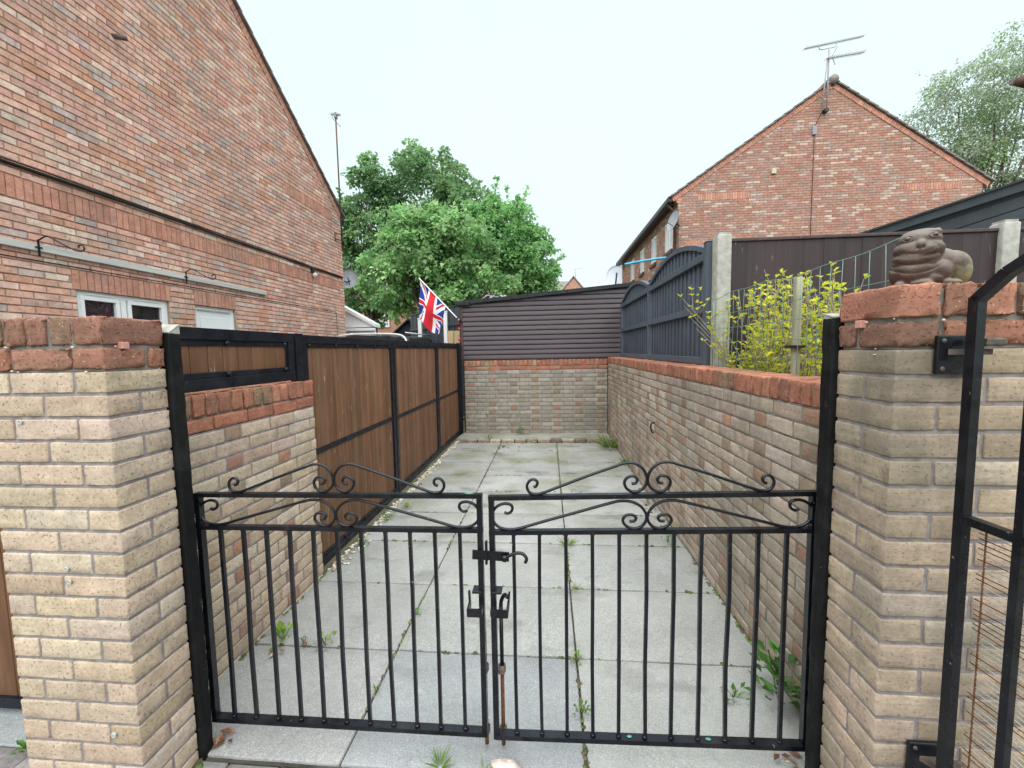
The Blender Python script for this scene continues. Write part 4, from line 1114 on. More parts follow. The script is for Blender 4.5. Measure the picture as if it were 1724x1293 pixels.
def hook_(y, lb):
    t_ = thing('basket_bracket', lb, 'bracket', (XL + .06, y, 2.6), 'black scroll brackets for hanging baskets')
    b = MB(); b.bar((XL + .055, y, 2.60), (XL + .055, y, 2.77), .008, .016); b.bar((XL + .055, y - .03, 2.69), (XL + .055, y + .03, 2.69), .012, .012); b.build('back_bar', ['metal'], t_)
    q = [(0, 2.76), (.05, 2.80), (.09, 2.80), (.20, 2.73), (.29, 2.68), (.335, 2.675), (.36, 2.70), (.35, 2.735), (.32, 2.735), (.315, 2.71)]
    b = MB(); b.tube(catmull([(XL + .058 + a * .88, y + a * .45, z) for a, z in q], 4), .007, 8); b.build('arm', ['metal'], t_)
hook_(3.93, 'black scroll bracket near left end of the grey plank'); hook_(5.68, 'black scroll bracket above the white door on grey plank')
b = MB(); b.tube([onwall(4.96, 5.46, -.01), onwall(5.02, 5.46, .12)], .028, 10); tag(b.build('pipe_stub', ['iron']), 'short grey pipe stub high on left house gable', 'pipe')
t = thing('wall_lamp', 'small steel lamp on the cable of left house', 'lamp', (XL + .05, 9.03, 3.3))
b = MB(); b.box(XL + .01, XL + .07, 8.99, 9.07, 3.36, 3.47, .008); b.build('base', ['gutter'], t); b = MB(); b.ell((XL + .08, 9.04, 3.30), (.055, .055, .06)); b.build('lamp_head', ['silverball'], t)
t = thing('aerial_pole', 'rusty brown aerial pole on the far corner of left house', 'aerial', (XL + .13, 10.27, 4.2))
xp = XL + .14
b = MB(); b.tube([(xp, 10.25, 4.15), (xp, 10.25, 7.42)], .018, 8); b.build('pole', ['brownpipe'], t)
b = MB()
for z in (4.38, 4.52): b.bar((XL + .006, 10.18, z), (xp + .02, 10.27, z), .02, .02)
b.bar((XL + .012, 10.16, 4.34), (XL + .012, 10.16, 4.56), .02, .02); b.build('bracket', ['brownpipe'], t)
b = MB()
b.tube([(xp, 10.05, 7.2), (xp + .02, 10.45, 7.18)], .008, 6); b.tube([(xp - .1, 10.25, 7.38), (xp + .12, 10.25, 7.36)], .02, 6); b.box(xp - .03, xp + .03, 10.2, 10.3, 7.28, 7.40, .01)
for k in range(5): b.tube([(xp - .12 + k * .05, 10.15, 7.37), (xp - .12 + k * .05, 10.35, 7.37)], .006, 5)
b.build('aerial_head', ['mast'], t)
t = thing('satellite_dish', 'grey satellite dish on the far corner of left house', 'satellite dish', (XL, 10.6, 3.4))
b = MB(); b.disc_dish((XL - .02, 10.83, 3.50), (.25, -.9, .3), .25, .06); b.build('dish', ['dish'], t); b = MB(); b.tube([(XL - .1, 10.5, 3.45), (XL - .02, 10.72, 3.42), (XL + .02, 10.83, 3.47)], .018, 6); b.tube([(XL + .02, 10.82, 3.32), (XL + .10, 10.55, 3.52)], .012, 6); b.build('arm', ['gutter'], t)

# -- house on the right
YR = 14.0; RX0, RX1 = 4.16, 12.96; REZ = 6.42; RRX, RRZ = 8.62, 9.42; s2 = (RRZ - REZ) / (RRX - RX0)
def topR(x): return REZ + (min(x, 2 * RRX - x) - RX0) * s2 if x < RRX else REZ + (RX1 - x) / (RX1 - RRX) * (RRZ - REZ)
t = thing('brick_house', 'red brick house with pointed gable and aerial at right', 'house', (8.6, 18, 0))
b = MB(); fr = ((0, YR, 0), (1, 0, 0), (0, -1, 0))
bnd = [(4.76, 6.33, 6.14, 6.365), (10.78, 12.40, 6.14, 6.365), (4.4, 6.2, 4.715, 4.94)]
house_wall(b, fr, RX0, RX1, 2.3, topR, [], bnd, HP2, .007)
b.prism([(RX0 + .003, YR + .002, 0), (RX1, YR + .002, 0), (RX1, YR + .002, REZ), (RRX, YR + .002, RRZ), (RX0 + .003, YR + .002, REZ)], (0, .25, 0), 1)
b.box(RX1 - .25, RX1, YR + .26, 24, 0, REZ, .002, 1); b.box(RX0 + .01, RX1, 23.75, 24, 0, REZ, .002, 1)
ws = [(14.55, 15.45), (16.65, 17.4), (18.65, 19.42), (20.7, 21.6)]
frs = ((RX0, 0, 0), (0, 1, 0), (-1, 0, 0)); hl = [(a, c, 4.80, 5.84) for a, c in ws]
house_wall(b, frs, 14.0, 23.99, 2.3, lambda u: REZ - .1, hl, [], HP2, .007)
ed = [14.26] + [x for a in ws for x in a] + [23.74]
for i in range(0, len(ed), 2): b.prism([(RX0 + .002, ed[i], 4.8), (RX0 + .002, ed[i + 1], 4.8), (RX0 + .002, ed[i + 1], 5.84), (RX0 + .002, ed[i], 5.84)], (.25, 0, 0), 1)
b.prism([(RX0 + .002, 14.26, 0), (RX0 + .002, 23.74, 0), (RX0 + .002, 23.74, 4.799), (RX0 + .002, 14.26, 4.799)], (.25, 0, 0), 1); b.prism([(RX0 + .002, 14.26, 5.841), (RX0 + .002, 23.74, 5.841), (RX0 + .002, 23.74, REZ), (RX0 + .002, 14.26, REZ)], (.25, 0, 0), 1)
for k in range(4): b.box(RX0 - .05 * (4 - k), RX0 + .1, YR - .012, YR + .22, REZ - .085 - k * .075, REZ - .02 - k * .075, .004, 0, pick(SOLD))
b.build('wall', ['hbrick2', 'hmortar2'], t)
b = MB()
verge(b, (RX0 - .22, YR + .004, REZ - .22 * s2), (RRX, YR + .004, RRZ), (0, -1, 0), .14, SOLD, .03); verge(b, (RX1 + .2, YR + .004, REZ - .2 * s2), (RRX, YR + .004, RRZ), (0, -1, 0), .14, SOLD, .03)
b.build('verge_bricks', ['hbrick2'], t)
b = MB(); roof(b, YR - .09, 24.2, 'x', RX0, RRX, REZ, RRZ, .34, .34, .04); roof(b, YR - .09, 24.2, 'x', RX1, RRX, REZ, RRZ, .32, .34, .04)
b.tube([(RRX, YR - .10, RRZ + .05), (RRX, 24.2, RRZ + .05)], .13, 10); b.build('roof', ['tile'], t)
b = MB(); b.box(RX0 - .34, RX0 - .20, YR - .05, 24.1, REZ - .30, REZ - .16, .03); b.box(RX0 - .20, RX0 - .005, YR + .225, 24.1, REZ - .27, REZ - .24, .003); b.box(RX0 - .205, RX0 - .18, YR - .03, 24.1, REZ - .27, REZ - .05, .002); b.build('gutter', ['gutter'], t)
b = MB(); b.tube([(RX0 - .27, YR + .12, REZ - .28), (RX0 - .27, YR + .12, REZ - .36), (RX0 - .06, YR + .12, REZ - .55), (RX0 - .06, YR + .12, 0)], .036, 10); b.build('downpipe', ['brownpipe'], t)
for i, (a, c) in enumerate(ws):
    mm = [a + (c - a) * .36, a + (c - a) * .68] if i == 0 else [(a + c) / 2]
    o = window(t, frs, a, c, 4.82, 5.83, .06, mm, .05, True, False)
    k = MB(); k.box(RX0 - .07, RX0 + .08, a - .06, c + .06, 4.70, 4.815, .01); k.build('sill', ['brownpipe'], o)
# things on the right house
t = thing('roof_aerial', 'tall double aerial on grey mast at the gable peak of right house', 'aerial', (8.4, 13.9, 8.5))
mxx = 8.42; b = MB(); b.tube([(mxx, YR - .12, 8.55), (mxx, YR - .12, 10.33)], .022, 8); b.tube([(mxx - .16, YR - .15, 8.6), (mxx - .04, YR - .13, 10.05)], .018, 8); b.build('mast', ['mast'], t)
b = MB(); b.box(mxx - .06, mxx + .05, YR - .14, YR - .008, 8.52, 8.62, .01); b.build('bracket', ['gutter'], t)
def yagi(name, p, q, n, el, root):
    p, q = np.array(p), np.array(q); b = MB(); b.tube([p, q], .013, 6); d = (q - p) / np.linalg.norm(q - p); e = np.cross(d, [0, 0, 1.]); e /= np.linalg.norm(e)
    for i in range(n):
        c = p + (q - p) * (i + .3) / n; b.tube([c - e * el, c + e * el], .006, 4); b.tube([c - np.array((0, 0, .035)), c + np.array((0, 0, .035))], .006, 4)
    b.build(name, ['mast'], root)
yagi('yagi_aerial', (7.62, YR - .3, 10.24), (9.78, YR + .5, 10.98), 26, .1, t)
yagi('yagi_aerial', (8.30, YR - .2, 9.98), (9.72, YR + .35, 10.42), 18, .12, t)
b = MB(); b.tube(catmull([(8.1, YR - .16, 10.38), (8.15, YR - .15, 10.28), (8.42, YR - .12, 10.32), (8.65, YR, 10.42), (8.7, YR, 10.55)], 4), .012, 6)
b.bar((8.5, YR - .15, 10.08), (8.62, YR - .15, 10.33), .02, .02); b.bar((8.5, YR - .15, 10.05), (8.58, YR - .15, 9.82), .02, .02); b.build('strut', ['mast'], t)
b = MB(); b.tube([(8.36, YR - .03, 8.62), (8.22, YR - .02, 8.3), (8.15, YR - .02, 8.2), (8.15, YR - .02, 4)], .008, 5); b.build('cable', ['cable'], t)
b = MB(); b.box(8.08, 8.20, YR - .06, YR - .009, 7.92, 8.17, .008); tag(b.build('junction_box', ['dish']), 'small grey box on gable of right house below the aerial', 'box')
b = MB(); b.box(6.93, 7.06, YR - .08, YR - .009, 6.83, 6.97, .008); tag(b.build('vent_box', ['cream']), 'small cream box on gable of right house', 'box')
t = thing('satellite_dish', 'grey satellite dish at left corner of right house', 'satellite dish', (4.0, 13.8, 5.8))
b = MB(); b.disc_dish((3.98, 13.72, 5.50), (-.9, -.25, .25), .30, .06); b.build('dish', ['dish'], t); b = MB(); b.tube([(4.2, 13.98, 5.40), (4.1, 13.85, 5.40), (4.0, 13.73, 5.48)], .02, 6); b.tube([(3.98, 13.72, 5.29), (3.75, 13.66, 5.42)], .012, 5); b.tube([(4.17, 13.985, 5.7), (4.17, 13.985, 3)], .01, 5); b.build('arm', ['gutter'], t)

# -- dark shed with sloping barge boards at the right
t = thing('dark_shed', 'dark grey timber shed with wide sloping barge board, right of gable house', 'shed', (6.5, 7.5, 0))
Y6 = 6.5
def sb(x): return 3.13 + (x - 4.55) * .307
b = MB(); b.prism([(4.35, Y6, sb(4.35) - .10), (9.0, Y6, sb(9.0) - .16), (9.0, Y6, sb(9.0)), (4.35, Y6, sb(4.35))], (0, .05, 0), 0, (.036, .044, .052)); b.build('barge_board', ['greywood'], t)
b = MB(); lo = 0
for k in range(8):
    d = .20 + k * .17
    b.prism([(5.0, Y6 + .10 - k * .004, sb(5.0) - d - .155), (9.0, Y6 + .10 - k * .004, sb(9.0) - d - .155), (9.0, Y6 + .10 - k * .004, sb(9.0) - d), (5.0, Y6 + .10 - k * .004, sb(5.0) - d)], (0, .03, 0), 0, vary((.036, .045, .052), .1))
b.prism([(4.8, Y6 + .14, 0), (9.0, Y6 + .14, 0), (9.0, Y6 + .14, sb(9.0) - .05), (4.8, Y6 + .14, sb(4.8) - .05)], (0, 2.5, 0), 0, (.03, .035, .04)); b.build('wall', ['greywood'], t)
b = MB(); b.prism([(4.3, Y6 - .05, sb(4.3) + .004), (9.1, Y6 - .05, sb(9.1) + .004), (9.1, Y6 - .05, sb(9.1) + .03), (4.3, Y6 - .05, sb(4.3) + .03)], (0, 2.9, 0)); b.build('roof', ['felt'], t)
# white wall fragment and brown gutter end at the right edge
b = MB(); b.box(3.72, 6.0, 3.75, 3.95, 0, 2.455, .01); tag(b.build('white_wall', ['white']), 'white wall top just above brown fence at the right edge', 'wall')
t = thing('roof_gutter', 'brown gutter end jutting in at upper right edge', 'gutter', (7.95, 8, 5.8))
b = MB(); b.tube([(7.83, 7.97, 5.84), (9.3, 8.6, 5.93)], .075, 12); b.build('gutter', ['brownpipe'], t); b = MB(); b.prism([(7.98, 8.1, 5.90), (9.3, 8.66, 5.99), (9.3, 8.66, 6.05), (7.98, 8.1, 5.98)], (.1, .3, .12)); b.build('eaves_tile', ['tile'], t)

# ------------------------------------------------------------------ things behind the left fence
t = thing('conservatory', 'white conservatory with sloping roof behind left house', 'conservatory', (-6, 11.5, 0))
b = MB(); b.prism([(-6.9, 11.42, 3.52), (-4.84, 11.42, 2.36), (-4.84, 11.42, 2.27), (-6.9, 11.42, 3.42)], (0, .35, 0)); b.build('roof', ['white'], t)
b = MB(); b.prism([(-6.9, 11.5, 2.28), (-4.95, 11.5, 2.28), (-4.95, 11.5, 2.33), (-6.9, 11.5, 3.40)], (0, .05, 0))
b.box(-6.9, -4.86, 11.4, 11.5, 2.17, 2.25, .01); b.build('gable_panel', ['white'], t)
b = MB()
for i, x in enumerate((-6.6, -5.98, -5.30, -4.98)): b.box(x, x + (.10 if i != 2 else .09), 11.48, 11.56, 0, 2.17, .004)
b.box(-6.6, -4.9, 11.482, 11.558, 2.08, 2.168, .004); b.box(-6.6, -4.9, 11.482, 11.558, 0, .7, .004); b.build('window_frame', ['white'], t)
b = MB(); b.box(-6.55, -4.92, 11.52, 11.53, .7, 2.08, .001); b.build('pane', ['glass'], t)
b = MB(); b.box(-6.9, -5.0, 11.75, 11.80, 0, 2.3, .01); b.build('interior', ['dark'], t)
b = MB()
for x in (-5.75, -5.4, -5.1): b = MB(); b.box(x, x + .14, 11.47, 11.48, 2.255, 2.275, .002); b.build('gutter_clip', ['gutter'], t)

t = thing('parked_car', 'dark parked car whose roof with silver trim shows over boarded panels', 'car', (-3.95, 10.5, 0))
b = MB(); CX = -3.93; HW = .98
def sect(y, zr, zw, hw, hr): # half section: roof z, waist z, waist half width, roof half width
    return [(CX - hw, y, .32), (CX - hw - .0, y, zw), (CX - hr - .06, y, zr - .10), (CX - hr + .06, y, zr - .02), (CX - hr + .35, y, zr), (CX + hr - .35, y, zr), (CX + hr - .06, y, zr - .03), (CX + hr + .06, y, zr - .12), (CX + hw, y, zw), (CX + hw, y, .32)]
secs = [sect(8.3, 1.02, .98, .84, .76), sect(8.6, 1.12, 1.08, .93, .82), sect(9.0, 1.93, 1.15, .97, .74), sect(9.3, 1.955, 1.16, .98, .76), sect(10.6, 1.96, 1.16, .98, .76), sect(11.6, 1.93, 1.16, .97, .74), sect(12.1, 1.15, 1.1, .95, .8), sect(12.9, 1.02, 1.0, .9, .78)]
V = [p for s_ in secs for p in s_]; n = 10; F = [[i * n + j, i * n + j + 1, (i + 1) * n + j + 1, (i + 1) * n + j] for i in range(len(secs) - 1) for j in range(n - 1)] + [list(range(n))[::-1], [(len(secs) - 1) * n + j for j in range(n)]]
b.add(V, [f[::-1] for f in F], 0, (1, 1, 1), True); b.build('body', ['carpaint'], t)
b = MB(); b.tube(catmull([(CX - .78, 9.0, 1.93), (CX - .4, 8.99, 1.968), (CX + .3, 8.99, 1.965), (CX + .66, 8.99, 1.935), (CX + .78, 8.99, 1.86), (CX + .82, 8.97, 1.78)], 4), .022, 8); b.build('roof_trim', ['chrome'], t)
for sx in (-1, 1):
    b = MB(); b.tube([(CX + sx * .66, 9.4, 2.0), (CX + sx * .66, 11.4, 2.0)], .018, 6); b.build('roof_rail', ['chrome'], t)
    for y in (8.95, 11.9):
        w_ = MB(); x = CX + sx * .86; w_.tube([(x - .1, y, .34), (x + .1, y, .34)], .34, 20); wo = w_.build('wheel', ['rubber'], t)
        r_ = MB(); r_.tube([(x - .105, y, .34), (x + .105, y, .34)], .21, 16); r_.build('rim', ['chrome'], wo)
b = MB(); b.prism([(CX - .78, 8.60, 1.16), (CX + .78, 8.60, 1.16), (CX + .70, 8.955, 1.82), (CX - .70, 8.955, 1.82)], (0, -.012, .006)); b.build('windscreen', ['glass'], t)

# grey fence, white poles, pale boards
def obl_fence(name, label, p, q, z1, col, n, pw=.01):
    t = thing(name, label, 'fence', ((p[0] + q[0]) / 2, (p[1] + q[1]) / 2, 0)); p = np.array((*p, 0.)); q = np.array((*q, 0.)); b = MB(); U = (q - p) / np.linalg.norm(q - p); L_ = np.linalg.norm(q - p); W_ = np.array((U[1], -U[0], 0))
    lo = []; hi = []; cs = []
    for i in range(n): lo.append((i * L_ / n, 0 if i % 2 else .012, 0)); hi.append(((i + 1) * L_ / n - .006, .018 + (0 if i % 2 else .012), z1)); cs.append(vary(col, .12))
    b.rboxes(lo, hi, .002, (1, 1, 1), 0, 0, np.array(cs), (p, U, W_), False); b.build('boards', ['greywood'], t)
    b = MB(); b.rboxes([(0, .032, z) for z in (z1 - .95, z1 - .45)], [(L_, .06, z + .06) for z in (z1 - .95, z1 - .45)], .003, (1, 1, 1), 0, 0, col, (p, U, W_), False); b.rboxes([(0, -.01, z1 + .001)], [(L_, .045, z1 + .03)], .003, (1, 1, 1), 0, 0, col, (p, U, W_), False); b.build('rails', ['greywood'], t)
obl_fence('board_fence', 'slate grey board fence behind the hanging flag', (-4.05, 12.2), (-1.75, 9.4), 2.62, (.062, .074, .088), 24)
obl_fence('board_fence', 'low dark board fence under the trees, left of the flag', (-6.6, 14.6), (-4.0, 14.4), 2.15, (.028, .034, .04), 26)
for x, y, z1, lb in ((-3.42, 11.0, 2.42, 'left thin white post below the hanging flag'), (-2.47, 10.0, 2.50, 'right white post below the flag beside the pine boards')):
    b = MB(); b.box(x - .045, x + .045, y - .045, y + .045, 0, z1, .006); b.box(x - .055, x + .055, y - .055, y + .055, z1, z1 + .025, .008); tag(b.build('white_post', ['white']), lb, 'post', 'white posts behind the boarded panels')
for x, lb in ((-2.075, 'left of two pale pine boards leaning by the shed'), (-1.945, 'right of two pale pine boards leaning by the shed')):
    b = MB(); b.prism([(x, 8.42, .0), (x + .122, 8.42, 0), (x + .122, 8.55, 1.975), (x + .006, 8.55, 1.975)], (0, .028, 0)); tag(b.build('pine_board', ['board']), lb, 'board', 'pale pine boards')
t = thing('small_shed', 'small dark gabled shed under the trees behind the low fence', 'shed', (-5.2, 16, 0))
b = MB(); b.prism([(-5.9, 16, 0), (-4.9, 16, 0), (-4.9, 16, 2.35), (-5.4, 16, 2.75), (-5.9, 16, 2.35)], (0, 1.4, 0)); b.build('wall', ['dark'], t)
b = MB(); b.prism([(-6.05, 15.85, 2.26), (-5.4, 15.85, 2.80), (-4.75, 15.85, 2.26), (-4.75, 15.85, 2.31), (-5.4, 15.85, 2.86), (-6.05, 15.85, 2.31)], (0, 1.7, 0)); b.build('roof', ['felt'], t)

# pale dish past the far end of the right house, and a blue pole across the yard behind the arched fence
t = thing('satellite_dish', 'large pale satellite dish beyond the far end of right house, above shed roof', 'satellite dish', (3.5, 25.2, 0))
b = MB(); b.disc_dish((4.02, 25.1, 5.74), (-.30, -.93, .22), .58, .13); b.build('dish', ['paledish'], t)
b = MB(); b.tube([(3.97, 25.05, 5.12), (3.92, 24.75, 5.25), (3.95, 24.55, 5.85)], .045, 8); b.build('feed_arm', ['gutter'], t)
b = MB(); b.tube([(4.08, 25.3, 0), (4.08, 25.3, 5.6)], .06, 8); b.tube([(4.08, 25.3, 5.6), (4.02, 25.12, 5.74)], .05, 8); b.build('mast', ['mast'], t)
t = thing('blue_pole', 'bright blue pole lying across behind the arched fence', 'pole', (2.4, 9.5, 3.3))
b = MB(); b.tube(catmull([(1.70, 9.5, 3.385), (1.95, 9.5, 3.425), (2.3, 9.5, 3.47), (2.62, 9.5, 3.497), (3.2, 9.5, 3.50)], 5), .026, 10); b.build('pole', ['blue'], t)
for x, z in ((2.78, 3.48), (3.12, 3.48)):
    b = MB(); b.tube([(x, 9.53, 0), (x, 9.53, z - .02)], .018, 8); b.build('support', ['mast'], t)
b = MB(); b.prism([(2.15, 8.9, 2.92), (3.0, 8.9, 2.92), (3.0, 9.7, 2.92), (2.15, 9.7, 2.92)], (0, 0, .01)); ap = (2.55, 9.3, 3.2)
V = [(2.1, 8.85, 2.93), (3.05, 8.85, 2.93), (3.05, 9.75, 2.93), (2.1, 9.75, 2.93), ap]; b.add(V, [[0, 1, 4], [1, 2, 4], [2, 3, 4], [3, 0, 4]])
for x, y in ((2.12, 8.87), (3.03, 8.87), (3.03, 9.73), (2.12, 9.73)): b.tube([(x, y, 0), (x, y, 2.92)], .02, 6)
tag(b.build('net_canopy', ['blacknet']), 'black net canopy with pointed top behind the arched fence', 'canopy')
t = thing('flue_pipe', 'white flue pipe with black cap behind the arched fence', 'flue', (2.95, 9.0, 0)); 
b = MB(); b.tube([(2.72, 8.3, 0), (2.72, 8.3, 3.02)], .055, 12); b.build('pipe', ['white'], t); b = MB(); b.tube([(2.72, 8.3, 3.02), (2.72, 8.3, 3.11)], .06, 12); b.build('cap', ['gutter'], t)

# distant buildings
t = thing('distant_house', 'brick terrace glimpsed through the trees behind left fence', 'house', (-10, 31, 0))
b = MB(); b.box(-26, -1.5, 30, 38, 0, 5.6, .02); b.build('wall', ['farbrick'], t)
b = MB(); b.prism([(-26.5, 29.6, 5.5), (-26.5, 34, 8.6), (-26.5, 38.4, 5.5)], (25.4, 0, 0)); b.build('roof', ['tile'], t)
for i in range(6):
    wx = -24 + i * 3.7; b = MB(); b.box(wx, wx + 1.3, 29.9, 29.995, 3.4, 4.7, .02); b.build('window', ['white'], t)
t = thing('distant_house', 'far house with grey roof and pink gable above shed roof', 'house', (2.4, 46, 0))
b = MB(); b.prism([(1.75, 45, 0), (3.75, 45, 0), (3.75, 45, 7.9), (2.75, 45, 9.05), (1.75, 45, 7.9)], (0, 5, 0)); b.box(-4.5, 1.74, 46.2, 49, 0, 7.7, .02); b.build('wall', ['farbrick'], t)
b = MB(); b.prism([(-4.6, 45.9, 7.5), (-4.6, 48.0, 9.2), (-4.6, 49.5, 7.5)], (7.2, 0, 0)); b.prism([(1.55, 44.9, 7.72), (2.75, 44.9, 9.12), (3.95, 44.9, 7.72), (3.95, 44.9, 7.85), (2.75, 44.9, 9.28), (1.55, 44.9, 7.85)], (0, 5.2, 0)); b.build('roof', ['tile'], t)
b = MB(); b.tube([(3.0, 45.5, 9.0), (3.0, 45.5, 10.1)], .03, 6); b.tube([(2.9, 45.5, 10.0), (3.9, 45.5, 10.15)], .02, 5); b.build('aerial', ['mast'], t)

# ------------------------------------------------------------------ trees
def tree(name, label, base, lobes, nclump, nleaf, lsz, pal, clump_r, limbs, group=None, trunk_r=.22, droop=0., seed=1, inner=.35, shoots=40):
    rg = np.random.default_rng(seed); t = thing(name, label, 'tree', base, group)
    base = np.array(base, float)
    vol = np.array([r[0] * r[1] * r[2] for _, r in lobes]) ** .75; vol /= vol.sum()
    cen = []; tips = []
    for i in range(nclump):
        c, r = lobes[rg.choice(len(lobes), p=vol)]
        d = rg.normal(size=3); d /= np.linalg.norm(d); k = rg.uniform(inner, 1.0) ** .5
        cen.append(np.array(c) + d * np.array(r) * k); tips.append(d)
    cen = np.array(cen); tips = np.array(tips)
    P = []; D = []; Nn = []; L = []; C = []
    for i in range(nclump):
        R_ = clump_r * rg.uniform(.6, 1.3); n = int(nleaf * rg.uniform(.6, 1.3))
        # shoots fan out from the clump centre, leaves hang along each shoot
        dd = rg.normal(size=(n, 3)) + tips[i] * .6 + np.array((0, 0, .45)); dd /= np.linalg.norm(dd, axis=1)[:, None]
        rr = R_ * rg.uniform(.25, 1, n) ** .6
        p = cen[i] + dd * rr[:, None] * np.array((1, 1, .75)); P.append(p)
        D.append(dd + rg.normal(0, .6, (n, 3)) + np.array((0, 0, -.45 - droop))); Nn.append(dd * .5 + rg.normal(0, .35, (n, 3)) + np.array((0, 0, .9)))
        L.append(lsz * rg.uniform(.6, 1.35, n)); pc = np.array(pal[rg.integers(len(pal))]) * rg.uniform(.8, 1.2)
        C.append(pc * rg.uniform(.75, 1.25, (n, 1)) * rg.uniform(.92, 1.08, (n, 3)))
    for i in rg.choice(nclump, shoots):          # longer leafy shoots that break the outline
        u = tips[i] * .8 + np.array((0, 0, .7 - droop)) + rg.normal(0, .25, 3); u /= np.linalg.norm(u); ln = clump_r * rg.uniform(1.3, 2.6); n = int(nleaf * .45)
        k = rg.uniform(.2, 1, n); P.append(cen[i] + u * ln * k[:, None] + rg.normal(0, .11, (n, 3)) * (1.2 - k[:, None])); D.append(u * .6 + rg.normal(0, .7, (n, 3)) + np.array((0, 0, -.3))); Nn.append(rg.normal(0, .4, (n, 3)) + np.array((0, 0, .9)))
        L.append(lsz * rg.uniform(.6, 1.2, n)); C.append(np.array(pal[rg.integers(len(pal))]) * rg.uniform(.8, 1.3, (n, 1)) * np.ones((n, 3)))
    P, D, Nn, L, C = np.vstack(P), np.vstack(D), np.vstack(Nn), np.concatenate(L), np.vstack(C)
    lf = MB(); lf.leaves(P, D, Nn, L, L * .8, C, fold=.18); lf.build('crown', ['leaf'], t)
    tr = MB(); fork = base + np.array((0, 0, limbs[0]))
    tr.tube([base, base + np.array((.05, .02, limbs[0] * .5)), fork], [trunk_r * 1.25, trunk_r, trunk_r * .85], 10)
    for k in rg.choice(nclump, size=min(limbs[1], nclump), replace=False):
        e = cen[k]; m_ = fork * .55 + e * .45 + rg.normal(0, .25, 3) + np.array((0, 0, .4)); q = catmull([fork - np.array((0, 0, .1)), m_, e], 5)
        tr.tube(q, np.linspace(trunk_r * .42, .012, len(q)), 6)
        for j in range(3):
            a = np.array(q[rg.integers(4, len(q))]); e2 = cen[rg.choice(np.argsort(np.linalg.norm(cen - a, axis=1))[:12])]
            tr.tube([a, (a + e2) / 2 + rg.normal(0, .1, 3), e2], [.03, .02, .008], 5)
    tr.build('trunk', ['bark'], t); return t
GD = [(.165, .285, .135), (.20, .33, .15), (.14, .25, .115), (.24, .38, .18)]
GB = [(.29, .46, .20), (.245, .41, .18), (.34, .51, .24), (.20, .355, .155)]
TG = 'leafy green trees behind the fence'
tree('leafy_tree', 'tall dark leafy tree at the back, rising above the others', (-6.4, 23, 0), [((-6.5, 23, 9.4), (2.6, 2.4, 2.7)), ((-4.6, 23, 8.6), (2.0, 2.0, 2.1)), ((-6.0, 23, 6.6), (3.4, 2.4, 2.2)), ((-7.1, 23, 11.8), (.8, .8, 1.4)), ((-5.6, 23, 11.5), (1.3, 1.0, 1.0)), ((-3.6, 23, 8.6), (1.2, 1., 1.2))], 215, 88, .20, GD, .54, (3.2, 26), TG, .25, seed=3)
tree('leafy_tree', 'dark leafy tree with several pointed tops next to left house', (-9.4, 22, 0), [((-9.3, 22, 8.0), (1.7, 1.8, 2.0)), ((-9.4, 22, 5.6), (2.2, 2.0, 2.4)), ((-9.75, 22, 10.2), (.55, .6, 1.7)), ((-8.9, 22, 10.6), (.5, .6, 1.5)), ((-8.4, 22, 9.4), (.8, .8, 1.3)), ((-10.6, 22, 9.0), (.6, .6, 1.2))], 205, 86, .19, GD, .48, (3.0, 22), TG, .2, seed=5)
tree('leafy_tree', 'bright green maple tree in front, directly behind the flag', (-4.9, 17.5, 0), [((-5.2, 17.5, 5.6), (1.8, 1.6, 1.9)), ((-3.6, 17.5, 5.2), (1.6, 1.5, 1.8)), ((-6.6, 17.5, 4.6), (1.3, 1.3, 1.3)), ((-2.6, 17.5, 4.4), (1.3, 1.2, 1.4)), ((-4.3, 17.2, 6.5), (1.2, 1.1, .9)), ((-3.9, 17.2, 3.5), (1.3, 1.2, .9))], 240, 90, .18, GB, .44, (2.2, 24), TG, .17, seed=8)
tree('leafy_tree', 'rounded green tree at right of the group, above the shed roof', (-1.4, 20, 0), [((-2.0, 20, 6.4), (1.7, 1.6, 1.9)), ((-1.0, 20, 5.2), (1.35, 1.4, 1.9)), ((-.55, 20, 3.8), (1.0, 1.1, 1.2)), ((-2.6, 20, 7.4), (1.1, 1.1, 1.0))], 170, 88, .19, [(.23, .42, .17), (.195, .37, .15), (.265, .465, .195)], .52, (2.4, 20), TG, .18, seed=12)
tree('birch_tree', 'airy birch tree with fine drooping leaves at upper right', (21.2, 23, 0), [((20.6, 23, 13.2), (1.9, 1.6, 2.0)), ((19.2, 23, 11.8), (1.3, 1.2, 2.2)), ((22.6, 23, 13.5), (1.7, 1.6, 2.2)), ((21.6, 23, 10.2), (2.2, 1.8, 1.5)), ((20.2, 23, 10.0), (1.5, 1.5, 1.3)), ((23.0, 23, 10.5), (1.6, 1.5, 1.6)), ((22.2, 23, 15.2), (1., .9, 1.0))], 430, 60, .105, [(.30, .37, .26), (.34, .39, .30), (.20, .29, .12)], .62, (5, 30), None, .16, .8, seed=21)

